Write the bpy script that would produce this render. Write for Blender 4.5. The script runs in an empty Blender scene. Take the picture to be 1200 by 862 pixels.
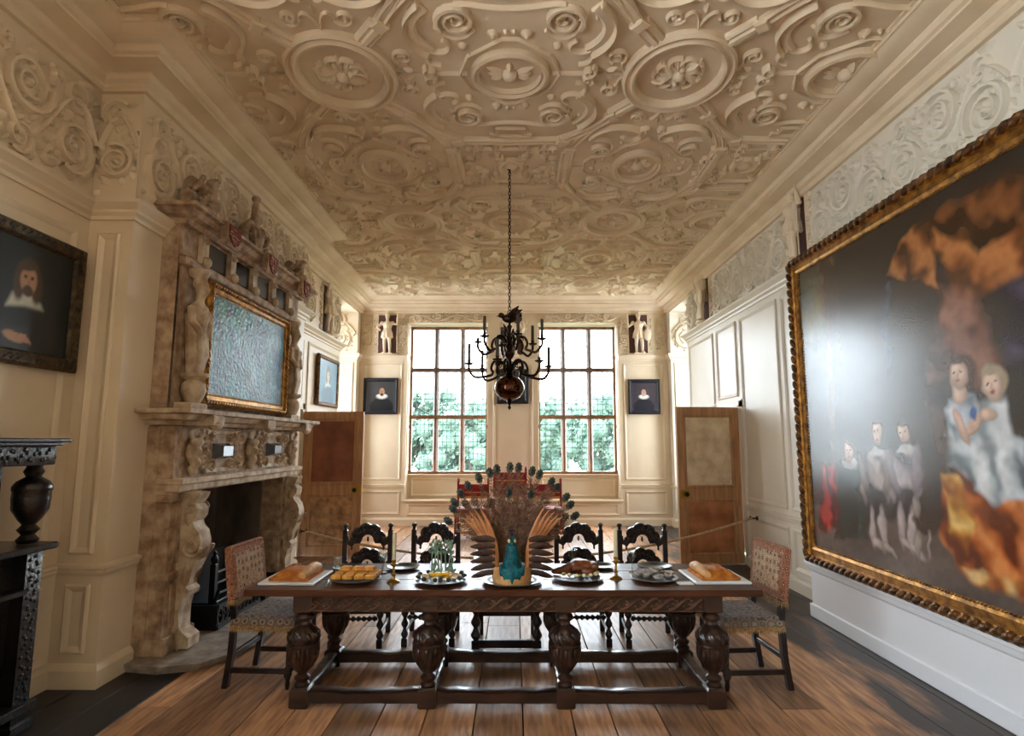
import bpy, bmesh, math, random
import numpy as np
from mathutils import Matrix, Vector
PI = math.pi
rnd = random.Random(7)
SC = bpy.context.scene
COL = SC.collection

# ------------------------------------------------------------------ camera
F = 680.0; HC = 1.70
PITCH = math.atan(87 / F); YAW = math.atan(2 / F)
cam_d = bpy.data.cameras.new('camera'); cam_d.sensor_width = 36; cam_d.lens = F / 1200 * 36
cam_d.clip_start = 0.05; cam_d.clip_end = 400
cam = bpy.data.objects.new('camera', cam_d); COL.objects.link(cam)
cam.location = (0, 0, HC); cam.rotation_euler = (PI / 2 + PITCH, 0, YAW)
SC.camera = cam
# ------------------------------------------------------------------ world, exposure
W = bpy.data.worlds.new('sky'); SC.world = W; W.use_nodes = True
wb = W.node_tree.nodes['Background']
wb.inputs[0].default_value = (0.86, 0.94, 1.0, 1); wb.inputs[1].default_value = 6.0
SC.view_settings.view_transform = 'Standard'; SC.view_settings.look = 'None'
SC.view_settings.gamma = 1; SC.view_settings.exposure = 2.5
SC.view_settings.use_curve_mapping = False
def portal(name, loc, rot, sx, sy):
    l = bpy.data.lights.new(name, 'AREA'); l.shape = 'RECTANGLE'; l.size = sx; l.size_y = sy
    l.cycles.is_portal = True
    o = bpy.data.objects.new(name, l); COL.objects.link(o); o.location = loc; o.rotation_euler = rot
portal('window_portal', (-1.42, 12.95, 2.6), (-PI/2, 0, 0), 1.9, 3.4)
portal('window_portal', (1.42, 12.95, 2.6), (-PI/2, 0, 0), 1.9, 3.4)
portal('window_portal', (4.2, 11.4, 2.6), (PI/2, 0, PI/2), .6, 3.4)
portal('window_portal', (-4.2, 11.4, 2.6), (PI/2, 0, -PI/2), .6, 3.4)
portal('window_portal', (-3.85, -1.05, 2.6), (PI/2, 0, -PI/2), 1.5, 3.4)
portal('window_portal', (-3.85, 0.85, 2.6), (PI/2, 0, -PI/2), 1.5, 3.4)  # last two portals serve the added near windows

# pixel of the 1200x862 photograph -> direction -> point on a plane that the thing touches
def ray(px, py):
    c, s = math.cos(PITCH), math.sin(PITCH)
    u = (px - 600) / F; v = (431 - py) / F
    d = (u, c - v * s, v * c + s); ca, sa = math.cos(YAW), math.sin(YAW)
    return (d[0]*ca - d[1]*sa, d[0]*sa + d[1]*ca, d[2])
def PZ(px, py, z=0.0):
    d = ray(px, py); t = (z - HC) / d[2]; return Vector((d[0]*t, d[1]*t, z))
def PY(px, py, y):
    d = ray(px, py); t = y / d[1]; return Vector((d[0]*t, y, HC + d[2]*t))
def PX(px, py, x):
    d = ray(px, py); t = x / d[0]; return Vector((x, d[1]*t, HC + d[2]*t))

# ------------------------------------------------------------------ materials
def srgb(r, g, b):
    f = lambda c: (c/255/12.92) if c/255 <= 0.04045 else ((c/255 + 0.055)/1.055)**2.4
    return (f(r), f(g), f(b), 1)
def mat(name, col, rough=0.6, col2=None, nscale=6, spec=0.4, metal=0.0, bump=0.0, bscale=30, stretch=(1,1,1), coat=0, detail=4, lo=.35, hi=.65, rnd_amt=0, sheen=0):
    m = bpy.data.materials.new(name); m.use_nodes = True
    N, L = m.node_tree.nodes, m.node_tree.links
    p = N['Principled BSDF']
    p.inputs['Base Color'].default_value = col; p.inputs['Roughness'].default_value = rough
    p.inputs['Specular IOR Level'].default_value = spec; p.inputs['Metallic'].default_value = metal
    p.inputs['Coat Weight'].default_value = coat
    if sheen: p.inputs['Sheen Weight'].default_value = sheen
    tc = N.new('ShaderNodeTexCoord'); mp = N.new('ShaderNodeMapping'); mp.inputs['Scale'].default_value = stretch
    L.new(tc.outputs['Object'], mp.inputs['Vector'])
    out = None
    if col2 is not None:
        nz = N.new('ShaderNodeTexNoise'); nz.inputs['Scale'].default_value = nscale; nz.inputs['Detail'].default_value = detail
        L.new(mp.outputs[0], nz.inputs['Vector'])
        mr = N.new('ShaderNodeMapRange'); mr.inputs[1].default_value = lo; mr.inputs[2].default_value = hi
        L.new(nz.outputs[0], mr.inputs[0])
        mx = N.new('ShaderNodeMix'); mx.data_type = 'RGBA'
        mx.inputs[6].default_value = col; mx.inputs[7].default_value = col2
        L.new(mr.outputs[0], mx.inputs[0]); out = mx.outputs[2]
    if rnd_amt:
        oi = N.new('ShaderNodeObjectInfo'); hs = N.new('ShaderNodeHueSaturation')
        m2 = N.new('ShaderNodeMapRange'); m2.inputs[3].default_value = 1 - rnd_amt; m2.inputs[4].default_value = 1 + rnd_amt
        L.new(oi.outputs['Random'], m2.inputs[0]); L.new(m2.outputs[0], hs.inputs['Value'])
        if out: L.new(out, hs.inputs['Color'])
        else: hs.inputs['Color'].default_value = col
        out = hs.outputs[0]
    if out: L.new(out, p.inputs['Base Color'])
    if bump:
        nb = N.new('ShaderNodeTexNoise'); nb.inputs['Scale'].default_value = bscale; nb.inputs['Detail'].default_value = 3
        L.new(mp.outputs[0], nb.inputs['Vector'])
        b = N.new('ShaderNodeBump'); b.inputs['Strength'].default_value = bump; b.inputs['Distance'].default_value = 0.02
        L.new(nb.outputs[0], b.inputs['Height']); L.new(b.outputs[0], p.inputs['Normal'])
    return m
M = {}
M['wall'] = mat('cream_paint', srgb(229, 211, 184), 0.45, srgb(221, 202, 173), 1.5, spec=.35)
M['wall_r'] = mat('pale_cream_paint', srgb(226, 217, 200), 0.4, srgb(219, 209, 190), 1.5, spec=.4)
M['plaster'] = mat('cream_plaster', srgb(229, 210, 181), 0.7, srgb(218, 196, 165), 2.2, spec=.25, bump=.06, bscale=18)
M['plaster_r'] = mat('pale_plaster', srgb(238, 228, 210), 0.7, srgb(231, 220, 200), 2.2, spec=.25, bump=.06, bscale=18)
M['white'] = mat('white_paint', srgb(226, 228, 232), 0.35, spec=.45)
M['niche'] = mat('niche_brown', srgb(92, 62, 56), 0.8)
M['stone'] = mat('weathered_stone', srgb(188, 164, 138), 0.75, srgb(136, 108, 86), 11, spec=.3, bump=.3, bscale=22, detail=8)
M['stone_l'] = mat('pale_stone', srgb(208, 190, 164), 0.75, srgb(156, 130, 104), 9, spec=.3, bump=.25, bscale=22, detail=8)
M['hearth'] = mat('hearth_stone', srgb(160, 148, 136), 0.6, srgb(112, 102, 94), 9, spec=.4, bump=.2, detail=8)
M['soot'] = mat('soot_black', srgb(24, 22, 22), 0.8, srgb(50, 46, 44), 3)
M['soot_g'] = mat('sooty_grey_stone', srgb(128, 116, 106), 0.8, srgb(60, 54, 50), 2.5, stretch=(1, 1, .4))
M['iron'] = mat('black_iron', srgb(20, 22, 26), 0.4, metal=.6, spec=.5)
M['slate'] = mat('black_slate', srgb(22, 24, 28), 0.25, spec=.5)
M['oak'] = mat('dark_oak', srgb(58, 36, 26), 0.32, srgb(30, 18, 14), 14, spec=.5, bump=.15, bscale=40, stretch=(.3, 1, 1), coat=.25)
M['oak_top'] = mat('polished_oak', srgb(92, 54, 34), 0.36, srgb(54, 30, 20), 7, spec=.22, bump=.12, bscale=30, stretch=(.15, 2, 1), coat=.05)
M['oak_carve'] = mat('highlight_carved_oak', srgb(112, 78, 56), 0.3, srgb(72, 46, 34), 20, spec=.5, coat=.2)  # paler than the oak: highlights on the relief put into the colour
M['ebony'] = mat('black_oak', srgb(24, 20, 20), 0.28, srgb(12, 10, 11), 14, spec=.5, bump=.2, bscale=50, coat=.25)
M['ebony2'] = mat('dark_walnut', srgb(42, 28, 28), 0.3, srgb(20, 14, 15), 14, spec=.5, bump=.15, bscale=50, coat=.2)
M['winwood'] = mat('window_oak', srgb(150, 108, 78), 0.5, srgb(120, 84, 62), 10, stretch=(1, 1, .2))
M['winwood2'] = mat('weathered_window_oak', srgb(128, 110, 98), 0.5, srgb(104, 84, 74), 10, stretch=(1, 1, .2))
M['lead'] = mat('lead_came', srgb(86, 92, 98), 0.6, metal=.3)
M['gilt'] = mat('gilt', srgb(190, 138, 62), 0.38, srgb(110, 70, 30), 14, metal=.75, spec=.5, bump=.3, bscale=60, detail=6)
M['gilt_d'] = mat('dark_gilt', srgb(128, 86, 42), 0.42, srgb(52, 32, 18), 18, metal=.6, bump=.5, bscale=60, detail=6)
M['gilt_old'] = mat('old_bronze_gilt', srgb(92, 76, 52), 0.45, srgb(34, 28, 22), 18, metal=.5, bump=.5, bscale=60, detail=6)
M['blackframe'] = mat('black_frame', srgb(20, 22, 36), 0.3, spec=.5)
M['brass'] = mat('brass', srgb(170, 134, 60), 0.3, metal=.9)
M['bronze'] = mat('dark_bronze', srgb(66, 46, 34), 0.3, srgb(36, 24, 20), 12, metal=.85)
M['ball'] = mat('polished_bronze', srgb(92, 60, 44), 0.14, metal=.95)
M['candle_d'] = mat('grey_candle', srgb(74, 74, 72), 0.6)
M['candle'] = mat('cream_candle', srgb(206, 200, 168), 0.5)
M['pewter'] = mat('pewter', srgb(150, 152, 156), 0.28, srgb(104, 106, 112), 9, metal=.85)
M['pewter_d'] = mat('dark_pewter', srgb(84, 92, 88), 0.3, srgb(50, 58, 56), 9, metal=.7)
M['crust'] = mat('pastry_crust', srgb(214, 140, 56), 0.55, srgb(170, 92, 30), 22, bump=.3, bscale=60)
M['crust_p'] = mat('pale_pastry', srgb(222, 178, 120), 0.6, srgb(196, 140, 86), 16, bump=.2)
M['bread'] = mat('toasted_bread', srgb(232, 178, 86), 0.7, srgb(206, 140, 58), 30, bump=.3, bscale=80)
M['meat'] = mat('roast_meat', srgb(138, 76, 40), 0.4, srgb(86, 42, 22), 18, bump=.5, bscale=30, coat=.2)
M['onion'] = mat('roast_onion', srgb(222, 206, 160), 0.5)
M['cloth'] = mat('white_linen', srgb(232, 232, 230), 0.7)
M['shellm'] = mat('oyster_shell', srgb(208, 202, 196), 0.4, srgb(150, 146, 144), 20, bump=.4, bscale=40)
M['egg'] = mat('egg_white', srgb(238, 230, 214), 0.4)
M['yolk'] = mat('egg_yolk', srgb(246, 190, 40), 0.5)
M['green'] = mat('herb_green', srgb(140, 164, 146), 0.6, srgb(100, 128, 112), 20)
M['olive'] = mat('dark_olive_green', srgb(52, 58, 36), 0.5)
M['teal'] = mat('peacock_teal', srgb(0, 104, 116), 0.45, srgb(0, 56, 70), 40, spec=.3, bump=.4, bscale=90)
M['feather'] = mat('tail_barb_brown', srgb(142, 108, 84), 0.6, srgb(100, 72, 56), 16)
M['feather_t'] = mat('tan_quill', srgb(206, 146, 96), 0.6, srgb(168, 108, 66), 12)
M['feather_d'] = mat('dark_brown_feather', srgb(74, 50, 38), 0.5, srgb(34, 24, 20), 14)
M['eye_g'] = mat('eye_green', srgb(28, 52, 40), 0.4, srgb(44, 62, 30), 30)
M['eye_b'] = mat('eye_blue', srgb(16, 18, 34), 0.3)
M['rope'] = mat('pale_rope', srgb(206, 180, 140), 0.8, srgb(160, 132, 96), 60, bump=.6, bscale=120)
M['red'] = mat('red_velvet', srgb(158, 16, 34), 0.7, srgb(110, 8, 26), 8, sheen=.4)
M['fringe_g'] = mat('gold_fringe', srgb(226, 160, 90), 0.6, srgb(180, 110, 50), 60)
M['fringe'] = mat('wool_fringe', srgb(176, 146, 100), 0.8, srgb(120, 94, 62), 60)
M['door_b'] = mat('worn_brown_leather', srgb(188, 126, 84), 0.5, srgb(146, 92, 60), 4, spec=.3, bump=.2, detail=8)
M['door_f'] = mat('brown_stile', srgb(184, 138, 94), 0.5, srgb(156, 112, 76), 8, stretch=(3, 3, .4))
M['door_d'] = mat('dark_red_leather', srgb(146, 88, 62), 0.45, srgb(108, 58, 42), 3, spec=.3, bump=.2, detail=8)
M['door_o'] = mat('ochre_leather', srgb(186, 140, 94), 0.5, srgb(124, 88, 60), 9, spec=.3, bump=.2, detail=8)
M['door_c'] = mat('pale_worn_canvas', srgb(226, 206, 174), 0.6, srgb(194, 168, 134), 5, spec=.3, bump=.15, detail=8)
M['leaf'] = mat('foliage', srgb(80, 98, 84), 0.9, srgb(62, 82, 72), .9, rnd_amt=.15, spec=.05)
M['leaf2'] = mat('grey_mauve_foliage', srgb(88, 92, 102), 0.9, srgb(72, 78, 88), .9, rnd_amt=.2, spec=.05)
M['lawn'] = mat('lawn', srgb(72, 90, 62), 0.9, srgb(92, 104, 78), .3)
M['bark'] = mat('bark', srgb(90, 76, 66), 0.9)
def floor_mat(name, paint_all=False):
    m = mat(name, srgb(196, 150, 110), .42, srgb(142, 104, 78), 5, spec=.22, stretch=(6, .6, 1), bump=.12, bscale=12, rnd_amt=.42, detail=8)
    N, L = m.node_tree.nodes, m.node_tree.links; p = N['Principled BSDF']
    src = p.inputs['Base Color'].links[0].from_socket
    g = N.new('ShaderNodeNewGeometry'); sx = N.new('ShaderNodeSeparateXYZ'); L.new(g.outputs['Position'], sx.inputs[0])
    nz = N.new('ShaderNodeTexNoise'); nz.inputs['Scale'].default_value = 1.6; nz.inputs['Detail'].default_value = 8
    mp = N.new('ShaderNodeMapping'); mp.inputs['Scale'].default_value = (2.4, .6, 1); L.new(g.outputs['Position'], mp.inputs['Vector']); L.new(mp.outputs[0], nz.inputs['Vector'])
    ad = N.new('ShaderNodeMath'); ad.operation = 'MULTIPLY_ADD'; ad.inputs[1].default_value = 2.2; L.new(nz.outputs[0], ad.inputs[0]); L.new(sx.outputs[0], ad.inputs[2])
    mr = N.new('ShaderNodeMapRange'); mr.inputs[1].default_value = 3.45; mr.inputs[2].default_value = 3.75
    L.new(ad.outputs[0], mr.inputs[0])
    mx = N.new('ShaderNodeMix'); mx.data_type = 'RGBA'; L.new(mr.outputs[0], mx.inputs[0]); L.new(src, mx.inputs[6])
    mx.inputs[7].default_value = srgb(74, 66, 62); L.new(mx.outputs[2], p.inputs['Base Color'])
    return m
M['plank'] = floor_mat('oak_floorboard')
M['paintfloor'] = mat('black_floor_paint', srgb(28, 28, 32), 0.45, srgb(42, 42, 46), 6, rnd_amt=.15)
M['gapfloor'] = mat('floor_gap', srgb(30, 20, 14), 0.9)
def glassmat(name, tint, refl):
    m = bpy.data.materials.new(name); m.use_nodes = True; N, L = m.node_tree.nodes, m.node_tree.links
    for n in list(N): N.remove(n)
    o = N.new('ShaderNodeOutputMaterial'); t = N.new('ShaderNodeBsdfTransparent'); t.inputs[0].default_value = tint
    g = N.new('ShaderNodeBsdfGlossy'); g.inputs['Roughness'].default_value = .05
    mx = N.new('ShaderNodeMixShader'); fr = N.new('ShaderNodeLayerWeight'); fr.inputs[0].default_value = .35; pw = N.new('ShaderNodeMath'); pw.operation = 'POWER'; pw.inputs[1].default_value = 3; L.new(fr.outputs['Facing'], pw.inputs[0])
    ml = N.new('ShaderNodeMath'); ml.operation = 'MULTIPLY_ADD'; ml.inputs[1].default_value = refl; ml.inputs[2].default_value = refl*.12; L.new(pw.outputs[0], ml.inputs[0]); L.new(ml.outputs[0], mx.inputs[0]); L.new(t.outputs[0], mx.inputs[1]); L.new(g.outputs[0], mx.inputs[2]); L.new(mx.outputs[0], o.inputs[0])
    return m
M['pane'] = glassmat('window_glass', (.93, .97, 1, 1), .5)
M['glass'] = glassmat('drinking_glass', (.86, .89, .90, 1), 1.2)
def turkey(name, bg, c1, c2, c3, scale):
    m = bpy.data.materials.new(name); m.use_nodes = True; N, L = m.node_tree.nodes, m.node_tree.links
    p = N['Principled BSDF']; p.inputs['Roughness'].default_value = .9
    tc = N.new('ShaderNodeTexCoord'); v = N.new('ShaderNodeTexVoronoi'); v.inputs['Scale'].default_value = scale; v.inputs['Randomness'].default_value = .35
    L.new(tc.outputs['Object'], v.inputs['Vector'])
    cr = N.new('ShaderNodeValToRGB'); e = cr.color_ramp.elements
    e[0].position = 0; e[0].color = c1; e[1].position = 1; e[1].color = bg
    for pos, c in ((.18, c2), (.3, bg), (.42, c3), (.52, bg), (.7, c1)):
        x = e.new(pos); x.color = c
    cr.color_ramp.interpolation = 'CONSTANT'
    L.new(v.outputs['Distance'], cr.inputs[0])
    nz = N.new('ShaderNodeTexNoise'); nz.inputs['Scale'].default_value = 40
    L.new(tc.outputs['Object'], nz.inputs['Vector'])
    mx = N.new('ShaderNodeMix'); mx.data_type = 'RGBA'; mx.blend_type = 'MULTIPLY'; mx.inputs[0].default_value = .7
    L.new(cr.outputs[0], mx.inputs[6]); L.new(nz.outputs[0], mx.inputs[7]); L.new(mx.outputs[2], p.inputs['Base Color'])
    b = N.new('ShaderNodeBump'); b.inputs['Strength'].default_value = .6; b.inputs['Distance'].default_value = .01
    n2 = N.new('ShaderNodeTexNoise'); n2.inputs['Scale'].default_value = 120; L.new(tc.outputs['Object'], n2.inputs['Vector'])
    L.new(n2.outputs[0], b.inputs['Height']); L.new(b.outputs[0], p.inputs['Normal'])
    return m
M['turk_back'] = turkey('turkey_work_back', srgb(226, 196, 156), srgb(190, 130, 104), srgb(116, 108, 88), srgb(204, 150, 118), 17)
M['turk_border'] = turkey('turkey_work_border', srgb(186, 122, 98), srgb(216, 180, 144), srgb(120, 80, 70), srgb(200, 146, 116), 26)
M['turk_seat'] = turkey('turkey_work_seat', srgb(168, 154, 144), srgb(110, 102, 106), srgb(196, 178, 160), srgb(136, 118, 110), 16)

# ------------------------------------------------------------------ mesh builder
class MB:
    def __init__(s): s.v = []; s.f = []; s.M = None
    def add(s, vs, fs):
        b = len(s.v)
        if s.M is not None: vs = [tuple(s.M @ Vector(v)) for v in vs]
        s.v.extend(tuple(v) for v in vs); s.f.extend(tuple(i + b for i in f) for f in fs); return s
    def box(s, x0, x1, y0, y1, z0, z1):
        vs = [(x, y, z) for z in (z0, z1) for y in (y0, y1) for x in (x0, x1)]
        return s.add(vs, [(0,2,3,1),(4,5,7,6),(0,1,5,4),(2,6,7,3),(0,4,6,2),(1,3,7,5)])
    def cbox(s, x0, x1, y0, y1, z0, z1, c=.01):          # box with chamfered edges (top and bottom loops)
        vs = []
        for z, d in ((z0, c), (z0 + c, 0), (z1 - c, 0), (z1, c)):
            vs += [(x0+d, y0+d, z), (x1-d, y0+d, z), (x1-d, y1-d, z), (x0+d, y1-d, z)]
        fs = [(3,2,1,0), (12,13,14,15)]
        for k in range(3):
            for i in range(4):
                j = (i+1) % 4; fs.append((4*k+i, 4*k+j, 4*k+4+j, 4*k+4+i))
        return s.add(vs, fs)
    def lathe(s, prof, n=16, c=(0,0,0), flute=None, ax='z'):
        vs = []; fs = []; k = len(prof)
        for r, z in prof:
            for i in range(n):
                a = 2*PI*i/n; rr = r*(1 + (flute(a, z) if flute else 0))
                p = (rr*math.cos(a), rr*math.sin(a), z)
                if ax == 'x': p = (p[2], p[0], p[1])
                elif ax == 'y': p = (p[0], p[2], p[1])
                vs.append((c[0]+p[0], c[1]+p[1], c[2]+p[2]))
        for j in range(k-1):
            for i in range(n):
                i2 = (i+1) % n; fs.append((j*n+i, j*n+i2, j*n+n+i2, j*n+n+i))
        if prof[0][0] > 1e-4: fs.append(tuple(range(n))[::-1])
        if prof[-1][0] > 1e-4: fs.append(tuple((k-1)*n+i for i in range(n)))
        return s.add(vs, fs)
    def tube(s, pts, r, n=8, closed=False, flat=None):
        pts = [Vector(p) for p in pts]; m = len(pts)
        rs = r if isinstance(r, (list, tuple)) else [r]*m
        vs = []; fs = []; up = None
        for i, p in enumerate(pts):
            if closed: d = pts[(i+1) % m] - pts[i-1]
            else: d = pts[min(i+1, m-1)] - pts[max(i-1, 0)]
            if d.length < 1e-9: d = Vector((0,0,1))
            d.normalize()
            if up is None: up = d.orthogonal().normalized() if flat is None else Vector(flat)
            a = up - d*up.dot(d)
            if a.length < 1e-6: a = d.orthogonal()
            a.normalize(); b = d.cross(a)
            if flat is None: up = a
            for k in range(n):
                t = 2*PI*k/n; vs.append(p + (a*math.cos(t) + b*math.sin(t))*rs[i])
        for i in range(m if closed else m-1):
            j = (i+1) % m
            for k in range(n):
                k2 = (k+1) % n; fs.append((i*n+k, i*n+k2, j*n+k2, j*n+k))
        if not closed: fs += [tuple(range(n))[::-1], tuple((m-1)*n+k for k in range(n))]
        return s.add(vs, fs)
    def prism(s, poly, z0, z1):
        n = len(poly); vs = [(x, y, z0) for x, y in poly] + [(x, y, z1) for x, y in poly]
        return s.add(vs, [tuple(range(n))[::-1], tuple(range(n, 2*n))] + [(i, (i+1) % n, n+(i+1) % n, n+i) for i in range(n)])
    def blob(s, c, r, n=8, m=6, R=None):
        if not hasattr(r, '__len__'): r = (r, r, r)
        vs = [(0,0,-1)]; fs = []
        for j in range(1, m):
            t = -PI/2 + PI*j/m
            for i in range(n): a = 2*PI*i/n; vs.append((math.cos(t)*math.cos(a), math.cos(t)*math.sin(a), math.sin(t)))
        vs.append((0,0,1)); top = len(vs)-1
        for i in range(n):
            i2 = (i+1) % n; fs.append((0, 1+i2, 1+i)); fs.append((top, top-n+i, top-n+i2))
            for j in range(m-2): b = 1+j*n; fs.append((b+i, b+i2, b+n+i2, b+n+i))
        out = []
        for v in vs:
            p = Vector((v[0]*r[0], v[1]*r[1], v[2]*r[2]))
            if R: p = R @ p
            out.append(p + Vector(c))
        return s.add(out, fs)
    def strip(s, path, prof, closed=False):
        # sweep a relief profile [(offset, height)] along a 2-D path with mitres; lies in XY, rises in +Z
        n = len(path); vs = []; k = len(prof)
        P = [Vector(p) for p in path]
        for i in range(n):
            a = (P[i]-P[i-1]) if (i > 0 or closed) else None
            b = (P[(i+1) % n]-P[i]) if (i < n-1 or closed) else None
            if a is None: a = b
            if b is None: b = a
            if a.length < 1e-9: a = b
            if b.length < 1e-9: b = a
            a = a.normalized(); b = b.normalized(); na = Vector((-a.y, a.x)); nb = Vector((-b.y, b.x))
            nn = na + nb
            if nn.length < 1e-4: nn = na
            nn.normalize(); q = 1/max(.35, nn.dot(na))
            for o, h in prof: vs.append((P[i].x + nn.x*o*q, P[i].y + nn.y*o*q, h))
        fs = []
        for i in range(n if closed else n-1):
            j = (i+1) % n
            for e in range(k-1): fs.append((i*k+e, i*k+e+1, j*k+e+1, j*k+e))
        if not closed: fs += [tuple(range(k))[::-1], tuple((n-1)*k+e for e in range(k))]
        return s.add(vs, fs)
    def ridge(s, path, w, h, taper=False):
        # rounded plaster ridge of half-width w and height h
        if not taper: return s.strip(path, [(-w, 0), (-.7*w, .75*h), (0, h), (.7*w, .75*h), (w, 0)])
        n = len(path); P = [Vector(p) for p in path]; vs = []; fs = []
        for i in range(n):
            d = P[min(i+1, n-1)]-P[max(i-1, 0)]
            if d.length < 1e-9: d = Vector((1, 0))
            d.normalize(); nn = Vector((-d.y, d.x)); t = i/(n-1); q = 1-.65*t
            for o, hh in ((-1, 0), (-.6, .8), (.6, .8), (1, 0)): vs.append((P[i].x+nn.x*o*w*q, P[i].y+nn.y*o*w*q, hh*h*(1-.3*t)))
        for i in range(n-1):
            for e in range(3): fs.append((i*4+e, i*4+e+1, i*4+5+e, i*4+4+e))
        return s.add(vs, fs)
    def petal(s, u, v, ang, ln, wd, h):
        pts = [(0, 0, 0), (.35, .5, 0), (.75, .38, 0), (1, 0, 0), (.75, -.38, 0), (.35, -.5, 0), (.25, 0, h*.8), (.6, 0, h), (.9, 0, h*.5)]
        ca, sa = math.cos(ang), math.sin(ang)
        vs = [(u + ca*x*ln - sa*y*wd, v + sa*x*ln + ca*y*wd, z) for x, y, z in pts]
        return s.add(vs, [(0,6,1),(1,6,7,2),(2,7,8),(2,8,3),(3,8,4),(4,8,7),(4,7,6,5),(5,6,0)])
    def dome(s, u, v, r, h, n=8):
        vs = [(u + r*math.cos(2*PI*i/n), v + r*math.sin(2*PI*i/n), 0) for i in range(n)]
        vs += [(u + .7*r*math.cos(2*PI*i/n), v + .7*r*math.sin(2*PI*i/n), .75*h) for i in range(n)] + [(u, v, h)]
        fs = []
        for i in range(n):
            j = (i+1) % n; fs += [(i, j, n+j, n+i), (n+i, n+j, 2*n)]
        return s.add(vs, fs)
    def merge(s, o, Mx=None):
        t = s.M; s.M = Mx; s.add(o.v, o.f); s.M = t; return s

def mesh_of(mb, name, smooth=35, fixn=True):
    me = bpy.data.meshes.new(name); me.from_pydata(mb.v, [], mb.f)
    if fixn:
        bm = bmesh.new(); bm.from_mesh(me); bmesh.ops.recalc_face_normals(bm, faces=bm.faces); bm.to_mesh(me); bm.free()
    if smooth:
        me.polygons.foreach_set('use_smooth', [True]*len(me.polygons)); me.set_sharp_from_angle(angle=math.radians(smooth))
    me.update(); return me
def link(name, me, m=None, parent=None, loc=(0,0,0), rot=(0,0,0), scale=(1,1,1)):
    o = bpy.data.objects.new(name, me); COL.objects.link(o)
    if m is not None and me is not None and len(me.materials) == 0: me.materials.append(M[m] if isinstance(m, str) else m)
    o.parent = parent; o.location = loc; o.rotation_euler = rot; o.scale = scale
    return o
def ob(name, mb, m, parent=None, loc=(0,0,0), rot=(0,0,0), smooth=35, fixn=True):
    return link(name, mesh_of(mb, name, smooth, fixn), m, parent, loc, rot)
def tag(o, label, cat=None, group=None, kind=None):
    o['label'] = label
    if cat: o['category'] = cat
    if group: o['group'] = group
    if kind: o['kind'] = kind
    return o
def thing(name, label, cat, loc=(0,0,0), rotz=0, group=None):
    o = bpy.data.objects.new(name, None); COL.objects.link(o); o.empty_display_size = .1
    o.location = loc; o.rotation_euler = (0, 0, rotz); return tag(o, label, cat, group)
def struct(name, mb, m, label, smooth=35):
    return tag(ob(name, mb, m, smooth=smooth), label, kind='structure')
def copy_tree(o, parent=None):
    c = o.copy(); COL.objects.link(c); c.parent = parent
    for ch in [x for x in bpy.data.objects if x.parent == o]: copy_tree(ch, c)
    return c
def remesh(mb, name, voxel, smooth_it=3):
    # fuse overlapping lumps into one continuous skin
    me = bpy.data.meshes.new(name); me.from_pydata(mb.v, [], mb.f)
    bm = bmesh.new(); bm.from_mesh(me); bmesh.ops.recalc_face_normals(bm, faces=bm.faces); bm.to_mesh(me); bm.free()
    o = bpy.data.objects.new(name, me); COL.objects.link(o)
    r = o.modifiers.new('r', 'REMESH'); r.mode = 'VOXEL'; r.voxel_size = voxel
    if smooth_it: q = o.modifiers.new('s', 'SMOOTH'); q.iterations = smooth_it; q.factor = .5
    dg = bpy.context.evaluated_depsgraph_get(); out = bpy.data.meshes.new_from_object(o.evaluated_get(dg))
    bpy.data.objects.remove(o); bpy.data.meshes.remove(me)
    out.polygons.foreach_set('use_smooth', [True]*len(out.polygons)); out.name = name
    return out
def arc(cx, cy, rx, ry, a0, a1, n):
    return [(cx + rx*math.cos(a0+(a1-a0)*i/n), cy + ry*math.sin(a0+(a1-a0)*i/n)) for i in range(n+1)]
def spiral(cx, cy, r, a0, turns, d=1, n=None, r1=.12):
    n = n or int(14*turns)+2
    return [(cx + r*(1-(1-r1)*i/n)*math.cos(a0+d*2*PI*turns*i/n), cy + r*(1-(1-r1)*i/n)*math.sin(a0+d*2*PI*turns*i/n)) for i in range(n+1)]
def bez(p0, p1, p2, p3, n=10):
    o = []
    for i in range(n+1):
        t = i/n; u = 1-t
        o.append(tuple(u**3*a + 3*u*u*t*b + 3*u*t*t*c + t**3*d for a, b, c, d in zip(p0, p1, p2, p3)))
    return o
# ================================================================== THE SETTING
ZC, XW, YF, YB, XB = 4.78, 3.28, 12.25, -2.2, -2.94
B0, B1 = 4.30, 8.00            # chimney breast
FO0, FO1, FOZ = 5.10, 6.90, 1.30   # fire opening
WL, WR = (-2.26, -0.55), (0.52, 2.22)
# ---- floor
fl = struct('floor', MB().box(-3.6, 3.6, YB-.3, 12.6, -.12, -.03).box(-4.1, -3.6, 10.8, 12.0, -.12, -.001).box(3.6, 4.1, 10.8, 12.0, -.12, -.001), 'gapfloor', 'old oak floor of long worn boards running toward the windows')
x = -3.28
r2 = random.Random(3)
while x < 3.27:
    w = min(r2.uniform(.23, .31), 3.28 - x)
    if 3.28 - x - w < .12: w = 3.28 - x
    y = YB + r2.uniform(-2.5, 0)
    while y < 12.25:
        ln = r2.uniform(2.6, 4.4); a, b = max(y, YB), min(y+ln, 12.25)
        if 12.25 - b < .5: b = 12.25
        if b > YB + .05:
            segs = [(a, b, 'plank')]
            if x + w < -2.4:
                if b <= 4.62: segs = [(a, b, 'paintfloor')]
                elif a < 4.62: segs = [(a, 4.62, 'paintfloor'), (4.62, b, 'plank')]
            for s0, s1, mm in segs:
                if s1 - s0 > .05:
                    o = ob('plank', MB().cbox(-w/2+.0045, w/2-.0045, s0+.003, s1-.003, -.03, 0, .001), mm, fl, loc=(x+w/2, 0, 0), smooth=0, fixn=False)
        if b >= 12.25: break
        y = b
    x += w
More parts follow.
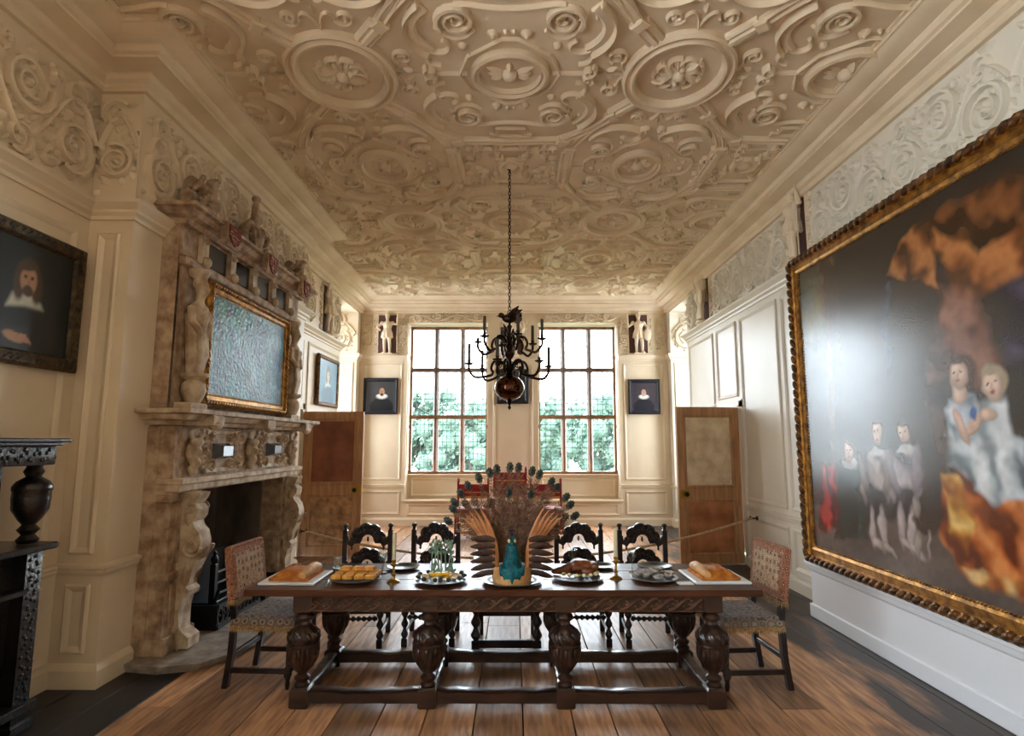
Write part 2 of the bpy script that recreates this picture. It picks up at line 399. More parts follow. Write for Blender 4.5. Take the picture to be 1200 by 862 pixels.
# ---- walls
wf = MB()
for x0, x1 in ((-XW-.3, WL[0]), (WL[1], WR[0]), (WR[1], XW+.3)): wf.box(x0, x1, YF, 12.72, 0, ZC+.1)
for x0, x1 in (WL, WR):
    wf.box(x0, x1, YF, 12.72, 4.24, ZC+.1).box(x0, x1, YF, 12.72, 0, .48).box(x0, x1, 12.56, 12.72, .48, 1.0)
wall_far = struct('wall_far', wf, 'wall', 'cream panelled end wall with two tall mullioned windows and window seats')
wall_back = struct('wall_near', MB().box(-XW-.3, XW+.3, YB-.3, YB, 0, ZC+.1), 'wall', 'plain cream end wall opposite the tall windows')
NW = ((-1.8, -.3), (.1, 1.6))      # unseen windows added to the fireplace wall, guessed source of the cool near light
def side_wall(s, y_door, xo):
    m = MB()
    def bx(a, b, z0, z1, xa=XW, xb=XW+.32):
        m.box(min(s*xa, s*xb), max(s*xa, s*xb), a, b, z0, z1)
    cuts = [y_door, y_door+.92, 10.8, 12.0]
    if s < 0:
        bx(YB-.3, NW[0][0], 0, ZC+.1); bx(NW[0][1], NW[1][0], 0, ZC+.1); bx(NW[1][1], FO0, 0, ZC+.1)
        for a, b in NW: bx(a, b, 0, 1.0); bx(a, b, 4.24, ZC+.1)
        bx(FO0, FO1, FOZ, ZC+.1); bx(FO1, cuts[0], 0, ZC+.1)
    else: bx(YB-.3, cuts[0], 0, ZC+.1)
    bx(cuts[0], cuts[1], 2.2, ZC+.1); bx(cuts[1], 10.8, 0, ZC+.1); bx(10.8, 12.0, 4.42, ZC+.1); bx(12.0, YF+.1, 0, ZC+.1)
    bx(cuts[0]-.1, cuts[1]+.1, 0, 2.4, XW+.32, XW+.42)                     # back of the doorway
    # bay: near and far jambs, soffit, outer wall round its window
    bx(10.6, 10.8, 0, ZC, XW+.32, 4.08); bx(12.0, 12.2, 0, ZC, XW+.32, 4.08); bx(10.6, 12.2, 4.42, ZC, XW+.32, 4.08)
    bx(10.8, 12.0, 0, 1.0, 3.96, 4.08); bx(10.8, 12.0, 4.24, 4.5, 3.96, 4.08); bx(10.8, 11.1, 1.0, 4.24, 3.96, 4.08); bx(11.7, 12.0, 1.0, 4.24, 3.96, 4.08)
    return m
wall_right = struct('wall_right', side_wall(1, 8.40, 4), 'wall_r', 'pale panelled side wall behind the huge gilt-framed painting')
wall_left = struct('wall_left', side_wall(-1, 7.98+.05, 4), 'wall', 'cream panelled side wall with the chimney breast')
cb = MB().box(-XW-.01, XB, B0, FO0, 0, ZC+.05).box(-XW-.01, XB, FO1, B1, 0, ZC+.05).box(-XW-.01, XB, FO0, FO1, FOZ, ZC+.05)
breast = ob('chimney_breast', cb, 'wall', wall_left)
# ---- ceiling with lattice of ribs, medallions and strapwork
ceil = struct('ceiling', MB().box(-4.1, 4.1, YB-.4, 12.75, ZC, ZC+.2), 'plaster', 'cream plaster ceiling covered in moulded strapwork and medallions')
XO, PXX, PYY, Y0 = -.03, 2.82, 3.27, 4.52
CEILROT = (PI, 0, 0)
RIB = [(-.08, 0), (-.075, .025), (-.055, .04), (-.04, .03), (-.025, .03), (-.018, .05), (.018, .05), (.025, .03), (.04, .03), (.055, .04), (.075, .025), (.08, 0)]
RIBS = [(-.05, 0), (-.045, .03), (-.03, .042), (-.015, .03), (.015, .03), (.03, .042), (.045, .03), (.05, 0)]
def ceil_piece(name, me, x, y, rz=0, sx=1):
    return link(name, me, 'plaster', ceil, (x, y, ZC+.001), (PI, 0, rz), (sx, 1, 1.18))
# a quarter of the rib network round a large cell (u, v >= 0)
def quarter_ribs():
    m = MB()
    m.strip([(1.13, .40), (.96, .60)], RIB)
    m.strip(bez((.98, .57), (.86, .78), (.72, .93), (.50, 1.06), 8) + [(.48, 1.075)], RIBS)
    m.strip([(.52, 1.07), (0, 1.09)], [(o_, h_*.96) for o_, h_ in RIBS])
    m.strip(bez((.95, .62), (.80, .84), (.70, 1.0), (.63, 1.22), 8), [(o_, h_*.9) for o_, h_ in RIBS])
    m.strip([(.61, 1.24), (.61, PYY/2)], RIB)
    m.prism([(.97, .58), (.84, .76), (.60, 1.0), (.52, 1.07), (.62, 1.22), (.74, .95), (.94, .64)], 0, .022)
    for u, v, a in ((.96, .60, .9), (.53, 1.07, .3), (.62, 1.24, .1)):
        q = MB(); q.M = Matrix.Translation((u, v, 0)) @ Matrix.Rotation(a, 4, 'Z'); q.cbox(-.06, .06, -.05, .05, 0, .055, .012); m.merge(q)
    return m
def mirror4(q, both=True):
    m = MB()
    for sx in (1, -1):
        for sy in (1, -1):
            m.merge(q, Matrix.Diagonal((sx, sy, 1, 1)))
    return m
def mirrorx(q):
    m = MB()
    for sx in (1, -1): m.merge(q, Matrix.Diagonal((sx, 1, 1, 1)))
    return m
me_ribs = mesh_of(mirror4(quarter_ribs()), 'rib_network', 30)
hq = MB()
for sy in (1, -1): hq.merge(quarter_ribs(), Matrix.Diagonal((1, sy, 1, 1)))
me_ribs_half = mesh_of(hq, 'rib_network_half', 30)
def oval_ring(m, rx, ry, prof, n=40): m.strip(arc(0, 0, rx, ry, 0, 2*PI*(n-1)/n, n-1), prof, closed=True)
# medallion with a leafy burst
md = MB()
oval_ring(md, .40, .46, [(-.065, 0), (-.06, .04), (-.04, .055), (-.02, .035), (0, .035), (.02, .06), (.04, .055), (.055, .025), (.06, 0)])
md2 = MB()
for k in range(13):
    a = 2*PI*k/13 + .1*math.sin(k*3); md2.petal(.03*math.cos(a), .03*math.sin(a), a, .16+.06*math.sin(k*2.1), .075, .05)
for k in range(9):
    a = 2*PI*k/9+.3; md2.ridge(bez((.05*math.cos(a), .05*math.sin(a)), (.15*math.cos(a+.5), .15*math.sin(a+.5)), (.25*math.cos(a+.1), .25*math.sin(a+.1)), (.2*math.cos(a-.45), .2*math.sin(a-.45)), 7), .016, .035)
md2.dome(0, 0, .06, .075); md2.dome(.07, -.05, .035, .07); md2.dome(-.06, .05, .035, .06)
me_med, me_burst = mesh_of(md, 'medallion', 30), mesh_of(md2, 'leaf_burst', 50)
def beads(m, pts, r=.014, h=.02):
    for p in pts: m.dome(p[0], p[1], r, h, 6)
# large cell cartouche
def cart_big():
    q = MB()
    q.ridge(spiral(.40, .63, .15, -.6, 2.2, 1), .024, .055, True)
    q.ridge(bez((.52, .55), (.5, .42), (.36, .4), (.27, .52)), .014, .03)
    q.ridge(bez((.40, .78), (.28, .80), (.2, .74), (0, .74)), .014, .03)
    q.strip(bez((.62, .76), (.80, .62), (.78, .42), (.62, .30)), [(-.05, 0), (-.05, .02), (-.03, .035), (.03, .02), (.05, .06), (.06, 0)])
    q.ridge(bez((.64, .31), (.52, .22), (.40, .34), (.52, .42)), .018, .035)
    q.ridge(bez((.62, .30), (.70, .22), (.66, .12), (.56, .12)), .018, .03)
    q.ridge(spiral(.66, .05, .06, 1.2, 1.2, -1), .018, .05)
    q.ridge(spiral(.86, .22, .085, -1.0, 1.8, 1), .012, .03)
    q.ridge(bez((.92, .15), (.92, .06), (.96, .02), (1.02, 0)), .010, .022)
    q.petal(.80, .03, .4, .1, .05, .03); q.petal(.82, .11, 1.2, .07, .04, .03)
    q.dome(.37, .34, .04, .035); q.dome(.13, .47, .05, .03); q.dome(.13, .47, .025, .045); q.dome(.55, .55, .03, .03, 4)
    q.petal(.48, .63, .2, .09, .05, .03); q.petal(.66, .60, 1.9, .07, .04, .025)
    q.ridge([(0, .42), (.06, .42), (.34, .22), (.42, 0)], .012, .025)
    beads(q, [(.12, .38), (.22, .31), (.32, .24), (.38, .12)])
    q.strip([(0, .86), (.14, .86), (.14, .95), (.2, .95), (.2, 1.0), (0, 1.0)], [(-.012, 0), (-.012, .025), (.012, .025), (.012, 0)])
    q.dome(.17, .9, .014, .03, 6); q.dome(.03, .5, .02, .03, 6)
    q.ridge([(.36, .012), (.62, .012)], .008, .02); q.ridge([(.72, 0), (1.0, 0)], .012, .022)
    m = mirror4(q)
    oval_ring(m, .29, .27, [(-.04, 0), (-.035, .045), (-.01, .055), (.01, .035), (.03, .04), (.04, 0)], 28)
    m.dome(0, -.02, .075, .06); m.petal(0, .03, PI/2, .1, .07, .05)
    for s in (1, -1):
        for k in range(3): m.petal(.05*s, .02-.03*k, (0 if s > 0 else PI) + s*(.35-.3*k), .16-.02*k, .05, .03)
    return m
def cart_c():
    q = MB()
    q.ridge(spiral(.46, .36, .10, .4, 2.1, 1), .022, .055, True)
    q.ridge(bez((.36, .36), (.3, .5), (.4, .62), (.55, .56)), .016, .035)
    q.strip(bez((.12, .70), (.30, .86), (.52, .80), (.58, .60)), [(-.04, 0), (-.04, .02), (-.02, .03), (.02, .02), (.04, .055), (.05, 0)])
    q.ridge(bez((.12, .70), (.05, .62), (.14, .52), (.24, .60)), .018, .04)
    q.ridge(spiral(.08, .74, .06, 2.2, 1.2, -1), .014, .04)
    q.ridge([(0, .60), (.12, .48), (.22, .44), (.36, .24), (.54, .20), (.60, .10), (.60, 0)], .012, .026)
    beads(q, [(.08, .47), (.19, .38), (.3, .22), (.33, .08)])
    q.dome(.50, .07, .035, .03); q.dome(.40, .13, .03, .03); q.petal(.3, .58, 2.4, .08, .05, .03)
    q.dome(.26, .50, .025, .03, 6); q.petal(.42, .70, 1.2, .06, .04, .03)
    q.ridge(spiral(.2, .98, .075, PI*.9, 1.7, -1), .012, .03); q.ridge(bez((.13, .99), (.1, .9), (.03, .92), (0, 1.1)), .010, .022)
    q.petal(0, .86, PI/2, .09, .05, .03); q.ridge([(.58, .04), (.76, .04)], .008, .02)
    m = mirror4(q)
    oval_ring(m, .24, .31, [(-.04, 0), (-.035, .05), (-.01, .06), (.01, .035), (.03, .04), (.04, 0)], 28)
    m.dome(0, 0, .08, .06)
    for k in range(8): a = k*PI/4+.2; m.petal(.05*math.cos(a), .05*math.sin(a), a, .11, .06, .04)
    return m
def foliage(seed, wu=.5, hv=.46):
    q = MB(); rr = random.Random(seed)
    for k in range(7):
        u, v = rr.uniform(.1, wu), rr.uniform(.05, hv); q.ridge(spiral(u, v, rr.uniform(.05, .08), rr.uniform(0, 6), 1.4, rr.choice((1, -1))), .012, .04)
    for k in range(26):
        q.petal(rr.uniform(.04, wu), rr.uniform(-hv, hv), rr.uniform(0, 6.28), rr.uniform(.06, .11), .045, .04)
    for k in range(5):
        u, v = rr.uniform(.1, wu), -rr.uniform(.05, hv); q.ridge(spiral(u, v, rr.uniform(.05, .08), rr.uniform(0, 6), 1.4, rr.choice((1, -1))), .012, .04)
    m = mirrorx(q)
    m.ridge([(-.3, -.46), (-.3, -.38), (.3, -.38), (.3, -.46)], .014, .03); m.ridge([(-.3, .46), (-.3, .38), (.3, .38), (.3, .46)], .014, .03)
    oval_ring(m, .12, .15, [(-.03, 0), (-.02, .04), (.02, .04), (.03, 0)], 20); m.dome(0, 0, .09, .05)
    return m
me_big, me_c, me_fol = mesh_of(cart_big(), 'strapwork_cartouche', 50), mesh_of(cart_c(), 'oval_cartouche', 50), mesh_of(foliage(5), 'foliage_panel', 50)
for k in range(-2, 3):
    yb = Y0 + PYY*k
    ceil_piece('rib_network', me_ribs, XO, yb)
    ceil_piece('strapwork_cartouche', me_big, XO, yb)
    for s in (1, -1):
        o = ceil_piece('rib_network', me_ribs_half, XO + s*PXX, yb, 0, -s)
        ceil_piece('strapwork_cartouche', me_big, XO + s*PXX, yb)
        ceil_piece('medallion', me_med, XO + s*PXX/2, yb); ceil_piece('leaf_burst', me_burst, XO + s*PXX/2, yb, k+s)
        if k < 2:
            ceil_piece('oval_cartouche', me_c, XO + s*PXX/2, yb + PYY/2)
            ceil_piece('foliage_panel', me_fol, XO + s*(PXX-.22), yb + PYY/2)
    if k < 2: ceil_piece('foliage_panel', me_fol, XO, yb + PYY/2)
# ---- cornice, rails, baseboards
CORN = [(0, 4.45), (.04, 4.45), (.055, 4.475), (.055, 4.50), (.09, 4.52), (.11, 4.55), (.11, 4.565), (.15, 4.575), (.22, 4.60), (.24, 4.60), (.24, 4.62), (.27, 4.63), (.29, 4.66), (.29, 4.675), (.33, 4.68), (.43, 4.735), (.45, 4.735), (.45, 4.76), (.475, 4.765), (.475, 4.80), (0, 4.80)]
loop = [(XW, YB), (XW, YF), (-XW, YF), (-XW, B1), (XB, B1), (XB, B0), (-XW, B0), (-XW, YB)]
struct('trim_1', MB().strip(loop, CORN, closed=True), 'plaster', 'deep moulded plaster cornice running round the ceiling', 25)
def rail_prof(z0, z1, d=.10):
    h = z1-z0; return [(0, z0), (.02, z0), (.025, z0+.2*h), (.05, z0+.35*h), (.055, z0+.5*h), (d*.85, z0+.7*h), (d, z0+.8*h), (d, z1), (0, z1)]
def run(name, path, prof, m, label): return struct(name, MB().strip(path, prof), m, label, 25)
BAYR = [(XW, 10.8), (4.0, 10.8)]
run('trim_2', [(XW, YB), (XW, 10.8), (3.95, 10.8)], rail_prof(3.56, 3.71), 'wall_r', 'white moulded frieze rail above the pale side panelling')
run('trim_3', [(3.95, 12.0), (XW, 12.0), (XW, YF), (WR[1], YF)], rail_prof(3.42, 3.54, .07), 'wall', 'cream frieze rail beside the window, above the ruffed portrait without a beard')
run('trim_4', [(WL[0], YF), (-XW, YF), (-XW, 12.0), (-3.95, 12.0)], rail_prof(3.42, 3.54, .07), 'wall', 'cream frieze rail beside the window, above the bearded ruffed portrait')
run('trim_5', [(-3.95, 10.8), (-XW, 10.8), (-XW, B1), (XB, B1), (XB, B0), (-XW, B0), (-XW, YB)], rail_prof(3.40, 3.54), 'wall', 'white moulded frieze rail round the chimney breast')
run('trim_6', [(WR[0], YF), (WL[1], YF)], rail_prof(3.42, 3.5, .05), 'wall', 'frieze rail on the pier between the windows')
CH = [(0, .755), (.02, .76), (.03, .78), (.03, .80), (.045, .81), (.045, .83), (0, .84)]
BS = [(0, 0), (.04, 0), (.04, .12), (.03, .14), (.015, .155), (0, .16)]
for (nm, pa, mm, lb) in (('1', [(XW, YB), (XW, 8.30)], 'wall_r', 'below the huge painting'), ('2', [(XW, 9.40), (XW, 10.8), (3.9, 10.8)], 'wall_r', 'beyond the open canvas-panelled door'),
        ('3', [(3.9, 12.0), (XW, 12.0), (XW, YF), (-XW, YF), (-XW, 12.0), (-3.9, 12.0)], 'wall', 'under the tall windows'), ('4', [(-3.9, 10.8), (-XW, 10.8), (-XW, 9.05)], 'wall', 'beyond the open leather-panelled door'),
        ('5', [(-XW, B1), (XB, B1), (XB, 7.45)], 'wall', 'between the fireplace and the leather-panelled door'), ('6', [(XB, 4.66), (XB, B0), (-XW, B0), (-XW, YB)], 'wall', 'behind the black court cupboard')):
    run('baseboard_' + nm, pa, BS, mm, 'painted baseboard ' + lb)
    if nm == '3':
        run('trim_7', [(3.9, 12.0), (XW, 12.0), (XW, YF), (WR[1], YF)], CH, mm, 'thin dado rail between the window seat and the bay by the canvas-panelled door')
        run('trim_8', [(WL[0], YF), (-XW, YF), (-XW, 12.0), (-3.9, 12.0)], CH, mm, 'thin dado rail between the window seat and the bay by the leather-panelled door')
    else: run('trim_1' + nm, pa, CH, mm, 'thin dado rail ' + lb)
# ---- panel mouldings
def panel_mesh(w, h, d=.022, b=.055):
    m = MB(); m.strip([(0, 0), (w, 0), (w, h), (0, h)], [(0, 0), (.004, d*.6), (b*.3, d), (b*.55, d*.75), (b*.8, d*.35), (b, .002)], closed=True); return m
RX = (PI/2, 0, -PI/2); LX = (PI/2, 0, PI/2)
def panel_right(y0, y1, z0, z1, x=XW): ob('panel', panel_mesh(y1-y0, z1-z0), 'wall_r', wall_right, (x-.001, y1, z0), RX, 25)
def panel_left(y0, y1, z0, z1, x=-XW, par=None): ob('panel', panel_mesh(y1-y0, z1-z0), 'wall', par or wall_left, (x+.001, y0, z0), LX, 25)
def panel_face(x0, x1, z0, z1, y=YF, par=None, m='wall'): ob('panel', panel_mesh(x1-x0, z1-z0), m, par or wall_far, (x0, y-.001, z0), (PI/2, 0, 0), 25)
for y0, y1 in ((3.55, 4.7), (4.75, 5.9), (5.95, 6.98), (7.1, 8.28)):
    panel_right(y0, y1, .9, 3.48); panel_right(y0, y1, .22, .70)
for y0, y1 in ((2.3, 3.45), (1.0, 2.2), (-.3, .9), (-1.6, -.4)): panel_right(y0, y1, .9, 3.48); panel_right(y0, y1, .22, .70)
panel_right(8.44, 9.26, 2.36, 3.48); panel_right(9.42, 10.72, .9, 3.48); panel_right(9.42, 10.72, .22, .70)
panel_left(8.1, 8.92, 2.36, 3.30); panel_left(9.12, 10.7, .9, 3.30); panel_left(9.12, 10.7, .22, .70)
panel_left(3.0, 4.18, .9, 3.28); panel_left(1.75, 2.9, .9, 3.28); panel_left(3.0, 4.18, .22, .7);
panel_face(-3.20, XB-.08, .9, 3.30, B0, breast); panel_face(-3.20, XB-.08, .22, .70, B0, breast)
panel_face(-3.18, -2.36, .92, 3.36); panel_face(-3.18, -2.36, .22, .70); panel_face(2.32, 3.18, .92, 3.36); panel_face(2.32, 3.18, .22, .70)
panel_face(-.44, .41, .92, 3.36); panel_face(-.44, .41, .22, .70)
for x0, x1 in (WL, WR): panel_face(x0+.05, x1-.05, .2, .44); panel_face(x0+.06, x1-.06, .56, .94, 12.56)
for s in (1, -1):
    a, b = (3.34, 3.88) if s > 0 else (-3.88, -3.34)
    panel_face(a, b, .92, 3.36, 12.0, wall_right if s > 0 else wall_left); panel_face(a, b, .22, .70, 12.0, wall_right if s > 0 else wall_left)
# window seats
for i, (x0, x1) in enumerate((WL, WR)):
    ob('window_seat', MB().cbox(x0-.05, x1+.05, YF-.05, 12.555, .481, .52, .008), 'wall', wall_far, smooth=0)
    ob('window_board', MB().cbox(x0, x1, 12.50, 12.62, 1.0, 1.03, .006), 'wall', wall_far, smooth=0)
    for xx in (x0, x1):
        for z0, z1 in ((1.1, 2.0), (2.06, 3.5), (3.56, 4.16)):
            o = ob('panel', panel_mesh(.24, z1-z0, .015, .04), 'wall', wall_far, (xx+(.001 if xx == x0 else -.001), 12.30 if xx == x0 else 12.54, z0), LX if xx == x0 else RX, 25)
# ---- windows
def window(n, W_, cols, zs, loc, rz, label):
    w = tag(bpy.data.objects.new('window_%d' % n, None), label, kind='structure'); COL.objects.link(w); w.location = loc; w.rotation_euler = (0, 0, rz)
    z0, z1 = zs[0][0]-.06, zs[-1][1]+.06; fw = .055; mw = .06
    ob('window_frame', MB().box(0, fw, -.05, .05, z0, z1).box(W_-fw, W_, -.05, .05, z0, z1).box(fw, W_-fw, -.05, .05, z0, z0+fw).box(fw, W_-fw, -.05, .05, z1-fw, z1), 'winwood', w, smooth=0)
    cw = (W_ - 2*fw - (cols-1)*2*mw)/cols
    for c in range(1, cols):
        xc = fw + c*cw + (2*c-1)*mw
        mm = MB()
        mm.prism([(xc-mw, .05), (xc-mw, .0), (xc-.02, -.06), (xc+.02, -.06), (xc+mw, .0), (xc+mw, .05)], z0+fw, zs[1][1] + .05 if False else zs[0][1]+.02)
        ob('mullion', mm, 'winwood', w, smooth=0)
        mm = MB(); mm.prism([(xc-mw, .05), (xc-mw, .0), (xc-.02, -.06), (xc+.02, -.06), (xc+mw, .0), (xc+mw, .05)], zs[0][1]+.02, z1-fw)
        ob('mullion', mm, 'winwood2', w, smooth=0)
    for k in range(len(zs)-1):
        ob('transom', MB().box(fw, W_-fw, -.055, .052, zs[k][1], zs[k+1][0]), 'winwood' if k == 0 else 'winwood2', w, smooth=0)
    for c in range(cols):
        xa = fw + c*(cw+2*mw)
        for a, b in zs:
            ob('pane', MB().add([(xa, .03, a), (xa+cw, .03, a), (xa+cw, .03, b), (xa, .03, b)], [(0, 1, 2, 3)]), 'pane', w, smooth=0)
            ld = MB(); nx = max(3, round(cw/.10)); nz = max(4, round((b-a)/.125))
            for i in range(1, nx): q = xa + cw*i/nx; ld.box(q-.005, q+.005, .022, .038, a, b)
            for i in range(1, nz): q = a + (b-a)*i/nz; ld.box(xa, xa+cw, .022, .038, q-.005, q+.005)
            ob('lead_cames', ld, 'lead', w, smooth=0)
    return w
ZS = [(1.09, 2.20), (2.28, 3.22), (3.31, 4.16)]
window(1, WL[1]-WL[0], 3, ZS, (WL[0], 12.62, 0), 0, 'tall oak mullioned window with leaded lights, nearer the fireplace wall')
window(2, WR[1]-WR[0], 3, ZS, (WR[0], 12.62, 0), 0, 'tall oak mullioned window with leaded lights, nearer the huge painting')
window(3, .6, 1, ZS, (4.02, 11.7, 0), -PI/2, 'narrow leaded bay window beyond the canvas-panelled door')
window(4, .6, 1, ZS, (-4.02, 11.1, 0), PI/2, 'narrow leaded bay window beyond the leather-panelled door')
window(6, 1.5, 3, ZS, (-XW-.2, NW[0][0], 0), PI/2, 'tall leaded window added unseen in the fireplace wall near the plain end wall, for near light')
window(5, 1.5, 3, ZS, (-XW-.2, NW[1][0], 0), PI/2, 'tall leaded window added unseen in the fireplace wall beside the black court cupboard, for cool side light')
# ---- plaster friezes
def rinceau(L, H, seed):
    rr = random.Random(seed); m = MB(); n = max(1, round(L/.43)); st = L/n
    m.ridge([(L*i/(n*10), H*.5 + H*.30*math.sin(PI*(i/10)+.0)) for i in range(n*10+1)], .015, .045)
    for i in range(n):
        s = 1 if i % 2 else -1; uc = (i+.5)*st; vc = H*(.5 + s*.14); R = min(st*.48, H*.31); d = rr.choice((1, -1)); a0 = rr.uniform(0, 6)
        m.ridge(spiral(uc, vc, R, a0, 2.4, d, r1=.06), .022, .06, True); m.dome(uc, vc, .026, .055)
        for k in range(11):
            a = 2*PI*k/11 + rr.uniform(-.2, .2); m.petal(uc+R*.97*math.cos(a), vc+R*.97*math.sin(a), a+d*.9, rr.uniform(.06, .10), .05, .042)
        for k in range(6):
            a = 2*PI*k/6 + rr.uniform(-.2, .2); m.petal(uc+R*.5*math.cos(a), vc+R*.5*math.sin(a), a-d*.9, .06, .04, .038)
        R2 = min(.12, H*.2); v2 = H*(.5 - s*.33); u2 = uc + rr.uniform(-.04, .04)
        m.ridge(spiral(u2, v2, R2, rr.uniform(0, 6), 1.8, -d), .016, .05, True)
        for k in range(6): a = rr.uniform(0, 6.28); m.petal(u2+R2*math.cos(a), v2+R2*.8*math.sin(a), a+.7*d, rr.uniform(.06, .1), .045, .04)
        if i:
            for vv in (.14, .86):
                m.ridge(spiral(i*st, H*vv, .055, rr.uniform(0, 6), 1.4, rr.choice((1, -1))), .013, .045)
                for k in range(3): m.petal(i*st, H*vv, rr.uniform(0, 6.28), .09, .045, .04)
        for k in range(10): m.petal(uc+rr.uniform(-.5, .5)*st, H*rr.uniform(.08, .92), rr.uniform(0, 6.28), .07, .04, .036)
    m.v = [(min(max(x, 0), L), min(max(y, 0), H), z) for x, y, z in m.v]
    return m
FZ0, FZ1 = 3.56, 4.44
me_r = [mesh_of(rinceau(1.28, .70, 11+i), 'scroll_relief', 50) for i in range(3)]
me_s = mesh_of(rinceau(.62, .80, 31), 'scroll_relief_small', 50)
def fr_right(y1, me, z=3.72): link('scroll_relief', me, 'wall_r', wall_right, (XW-.001, y1, z), RX)
def fr_left(y0, me, z=3.58, x=-XW+.001, par=None): link('scroll_relief', me, 'wall', par or wall_left, (x, y0, z), LX)
me_rl = [mesh_of(rinceau(1.28, .84, 21+i), 'scroll_relief', 50) for i in range(3)]
yy = 6.12; i = 0
while yy > -1.5: fr_right(yy, me_r[i % 3]); yy -= 1.30; i += 1
for i, yy in enumerate((7.98, 9.28)): fr_right(yy, me_r[i])
fr_right(10.76, mesh_of(rinceau(.62, .72, 33), 'scroll_relief_small', 50))
for i in range(3): fr_left(B0+.06+1.22*i, me_rl[i], 3.57, XB+.001, breast)
yy = 3.0
fr_left(2.98, me_rl[1], 3.57); fr_left(1.68, me_rl[2], 3.57)
fr_left(8.04, me_rl[0]); fr_left(10.16, me_s)
link('scroll_relief', mesh_of(rinceau(.30, .84, 41), 'scroll_relief_pier', 50), 'wall', breast, (-3.25, B0-.001, 3.57), (PI/2, 0, 0))
me_b = mesh_of(rinceau(.6, .8, 43), 'scroll_relief_bay', 50)
link('scroll_relief', me_b, 'wall', wall_right, (3.32, 11.999, 3.58), (PI/2, 0, 0)); link('scroll_relief', me_b, 'wall', wall_left, (-3.92, 11.999, 3.58), (PI/2, 0, 0))
me_w = mesh_of(rinceau(1.66, .20, 44), 'scroll_band', 50)
for x0 in (WL[0], WR[0]): link('scroll_relief', me_w, 'wall', wall_far, (x0+.02, YF-.001, 4.25), (PI/2, 0, 0))
me_n = mesh_of(rinceau(.2, .84, 45), 'scroll_strip', 50)
for x0 in (-3.24, -2.47, 2.26, 3.04): link('scroll_relief', me_n, 'wall', wall_far, (x0, YF-.001, 3.58), (PI/2, 0, 0))
# ================================================================== PLASTER FIGURES
def figure_mesh(name, pose, voxel=.011):
    m = MB(); T = lambda pts, r: m.tube(pts, r, 8)
    # feet at z=0, faces -y, 0.86 tall
    T([(-.05, 0, .02), (-.055, -.005, .2), (-.05, -.02, .26), (-.04, 0, .44)], [.026, .036, .04, .058])
    T([(.07, -.03, .02), (.065, -.035, .2), (.06, -.04, .26), (.045, 0, .44)], [.026, .036, .04, .058])
    m.blob((-.055, -.04, .018), (.03, .06, .02)); m.blob((.08, -.07, .018), (.03, .06, .02))
    T([(0, 0, .40), (0, 0, .47), (.005, 0, .54), (.005, -.005, .62), (0, 0, .68)], [.09, .10, .085, .105, .075])
    for k in range(9):
        a = 2*PI*k/9; T([(.08*math.cos(a), .07*math.sin(a), .46), (.11*math.cos(a), .09*math.sin(a), .33)], [.035, .028])
    T([(0, 0, .66), (0, -.005, .74)], [.04, .035]); m.blob((0, -.012, .785), (.045, .052, .06)); m.blob((0, -.06, .775), (.012, .016, .014))
    m.blob((0, .004, .815), (.056, .062, .045)); T([(0, .03, .84), (0, .0, .885), (0, -.06, .87)], [.022, .024, .012])
    m.blob((-.115, 0, .655), (.045, .05, .045)); m.blob((.115, 0, .655), (.045, .05, .045))
    if pose == 0:
        T([(-.12, 0, .65), (-.20, -.03, .56), (-.13, -.09, .48)], [.036, .03, .022]); T([(.12, 0, .65), (.22, -.02, .62), (.22, -.06, .76)], [.036, .03, .022])
        T([(.22, -.06, .02), (.22, -.06, .90)], .011)
    elif pose == 1:
        T([(.12, 0, .65), (.19, -.03, .54), (.12, -.09, .45)], [.036, .03, .022]); T([(-.12, 0, .65), (-.22, -.03, .56), (-.24, -.06, .70)], [.036, .03, .022])
        m.blob((.17, -.09, .38), (.09, .03, .13)); T([(-.24, -.06, .60), (-.25, -.06, .92)], .010)
    else:
        T([(-.12, 0, .65), (-.2, -.05, .72), (-.14, -.06, .86)], [.036, .03, .022]); T([(.12, 0, .65), (.2, 0, .55), (.17, -.06, .44)], [.036, .03, .022])
        m.blob((.2, .02, .6), (.07, .03, .16)); T([(.17, -.06, .46), (.2, -.06, .16)], .014)
    m.box(-.12, .14, -.1, .05, -.02, .005)
    return remesh(m, name, voxel, 2)
me_fig = [figure_mesh('plaster_figure_%d' % i, i) for i in range(3)]
def niche_figure(pose, loc, rz, label, rot_r=None):
    t = thing('plaster_statue', label, 'statue', loc, rz, 'plaster niche figures in the frieze')
    ob('niche_back', MB().cbox(-.19, .19, -.012, .0, .02, .80, .004).lathe([(.19, -.0), (.19, .012)], 24, (0, -.0, .70), ax='y') if False else MB().cbox(-.2, .2, -.012, 0, .02, .84, .004), 'niche', t, smooth=0)
    fr = MB()
    for s in (-1, 1):
        fr.box(s*.2-.02*(s < 0), s*.2+.02*(s > 0), -.03, 0, 0, .86)
        for k in range(6):
            q = MB(); q.M = Matrix.Translation((s*.25, -.001, .08+.13*k)) @ Matrix.Rotation(PI/2, 4, 'X'); q.ridge(spiral(0, 0, .05, k, 1.3, s), .014, .03); fr.merge(q)
    fr.box(-.24, .24, -.05, 0, -.03, 0.0)
    ob('niche_frame', fr, 'wall', t)
    o = link('figure', me_fig[pose], 'wall', t, (0, -.07, .0))
    return t
niche_figure(0, (-2.70, YF, 3.57), 0, 'plaster soldier in a niche above the bearded ruffed portrait')
niche_figure(1, (2.66, YF, 3.57), 0, 'plaster soldier in a niche above the ruffed portrait without a beard')
niche_figure(2, (-.02, YF, 3.53), 0, 'plaster soldier in a niche on the pier behind the chandelier')
niche_figure(2, (-XW, 9.88, 3.57), PI/2, 'plaster soldier on the fireplace wall above the blue-green portrait')
niche_figure(1, (XW, 9.66, 3.73), -PI/2, 'plaster soldier on the frieze above the open canvas-panelled door')
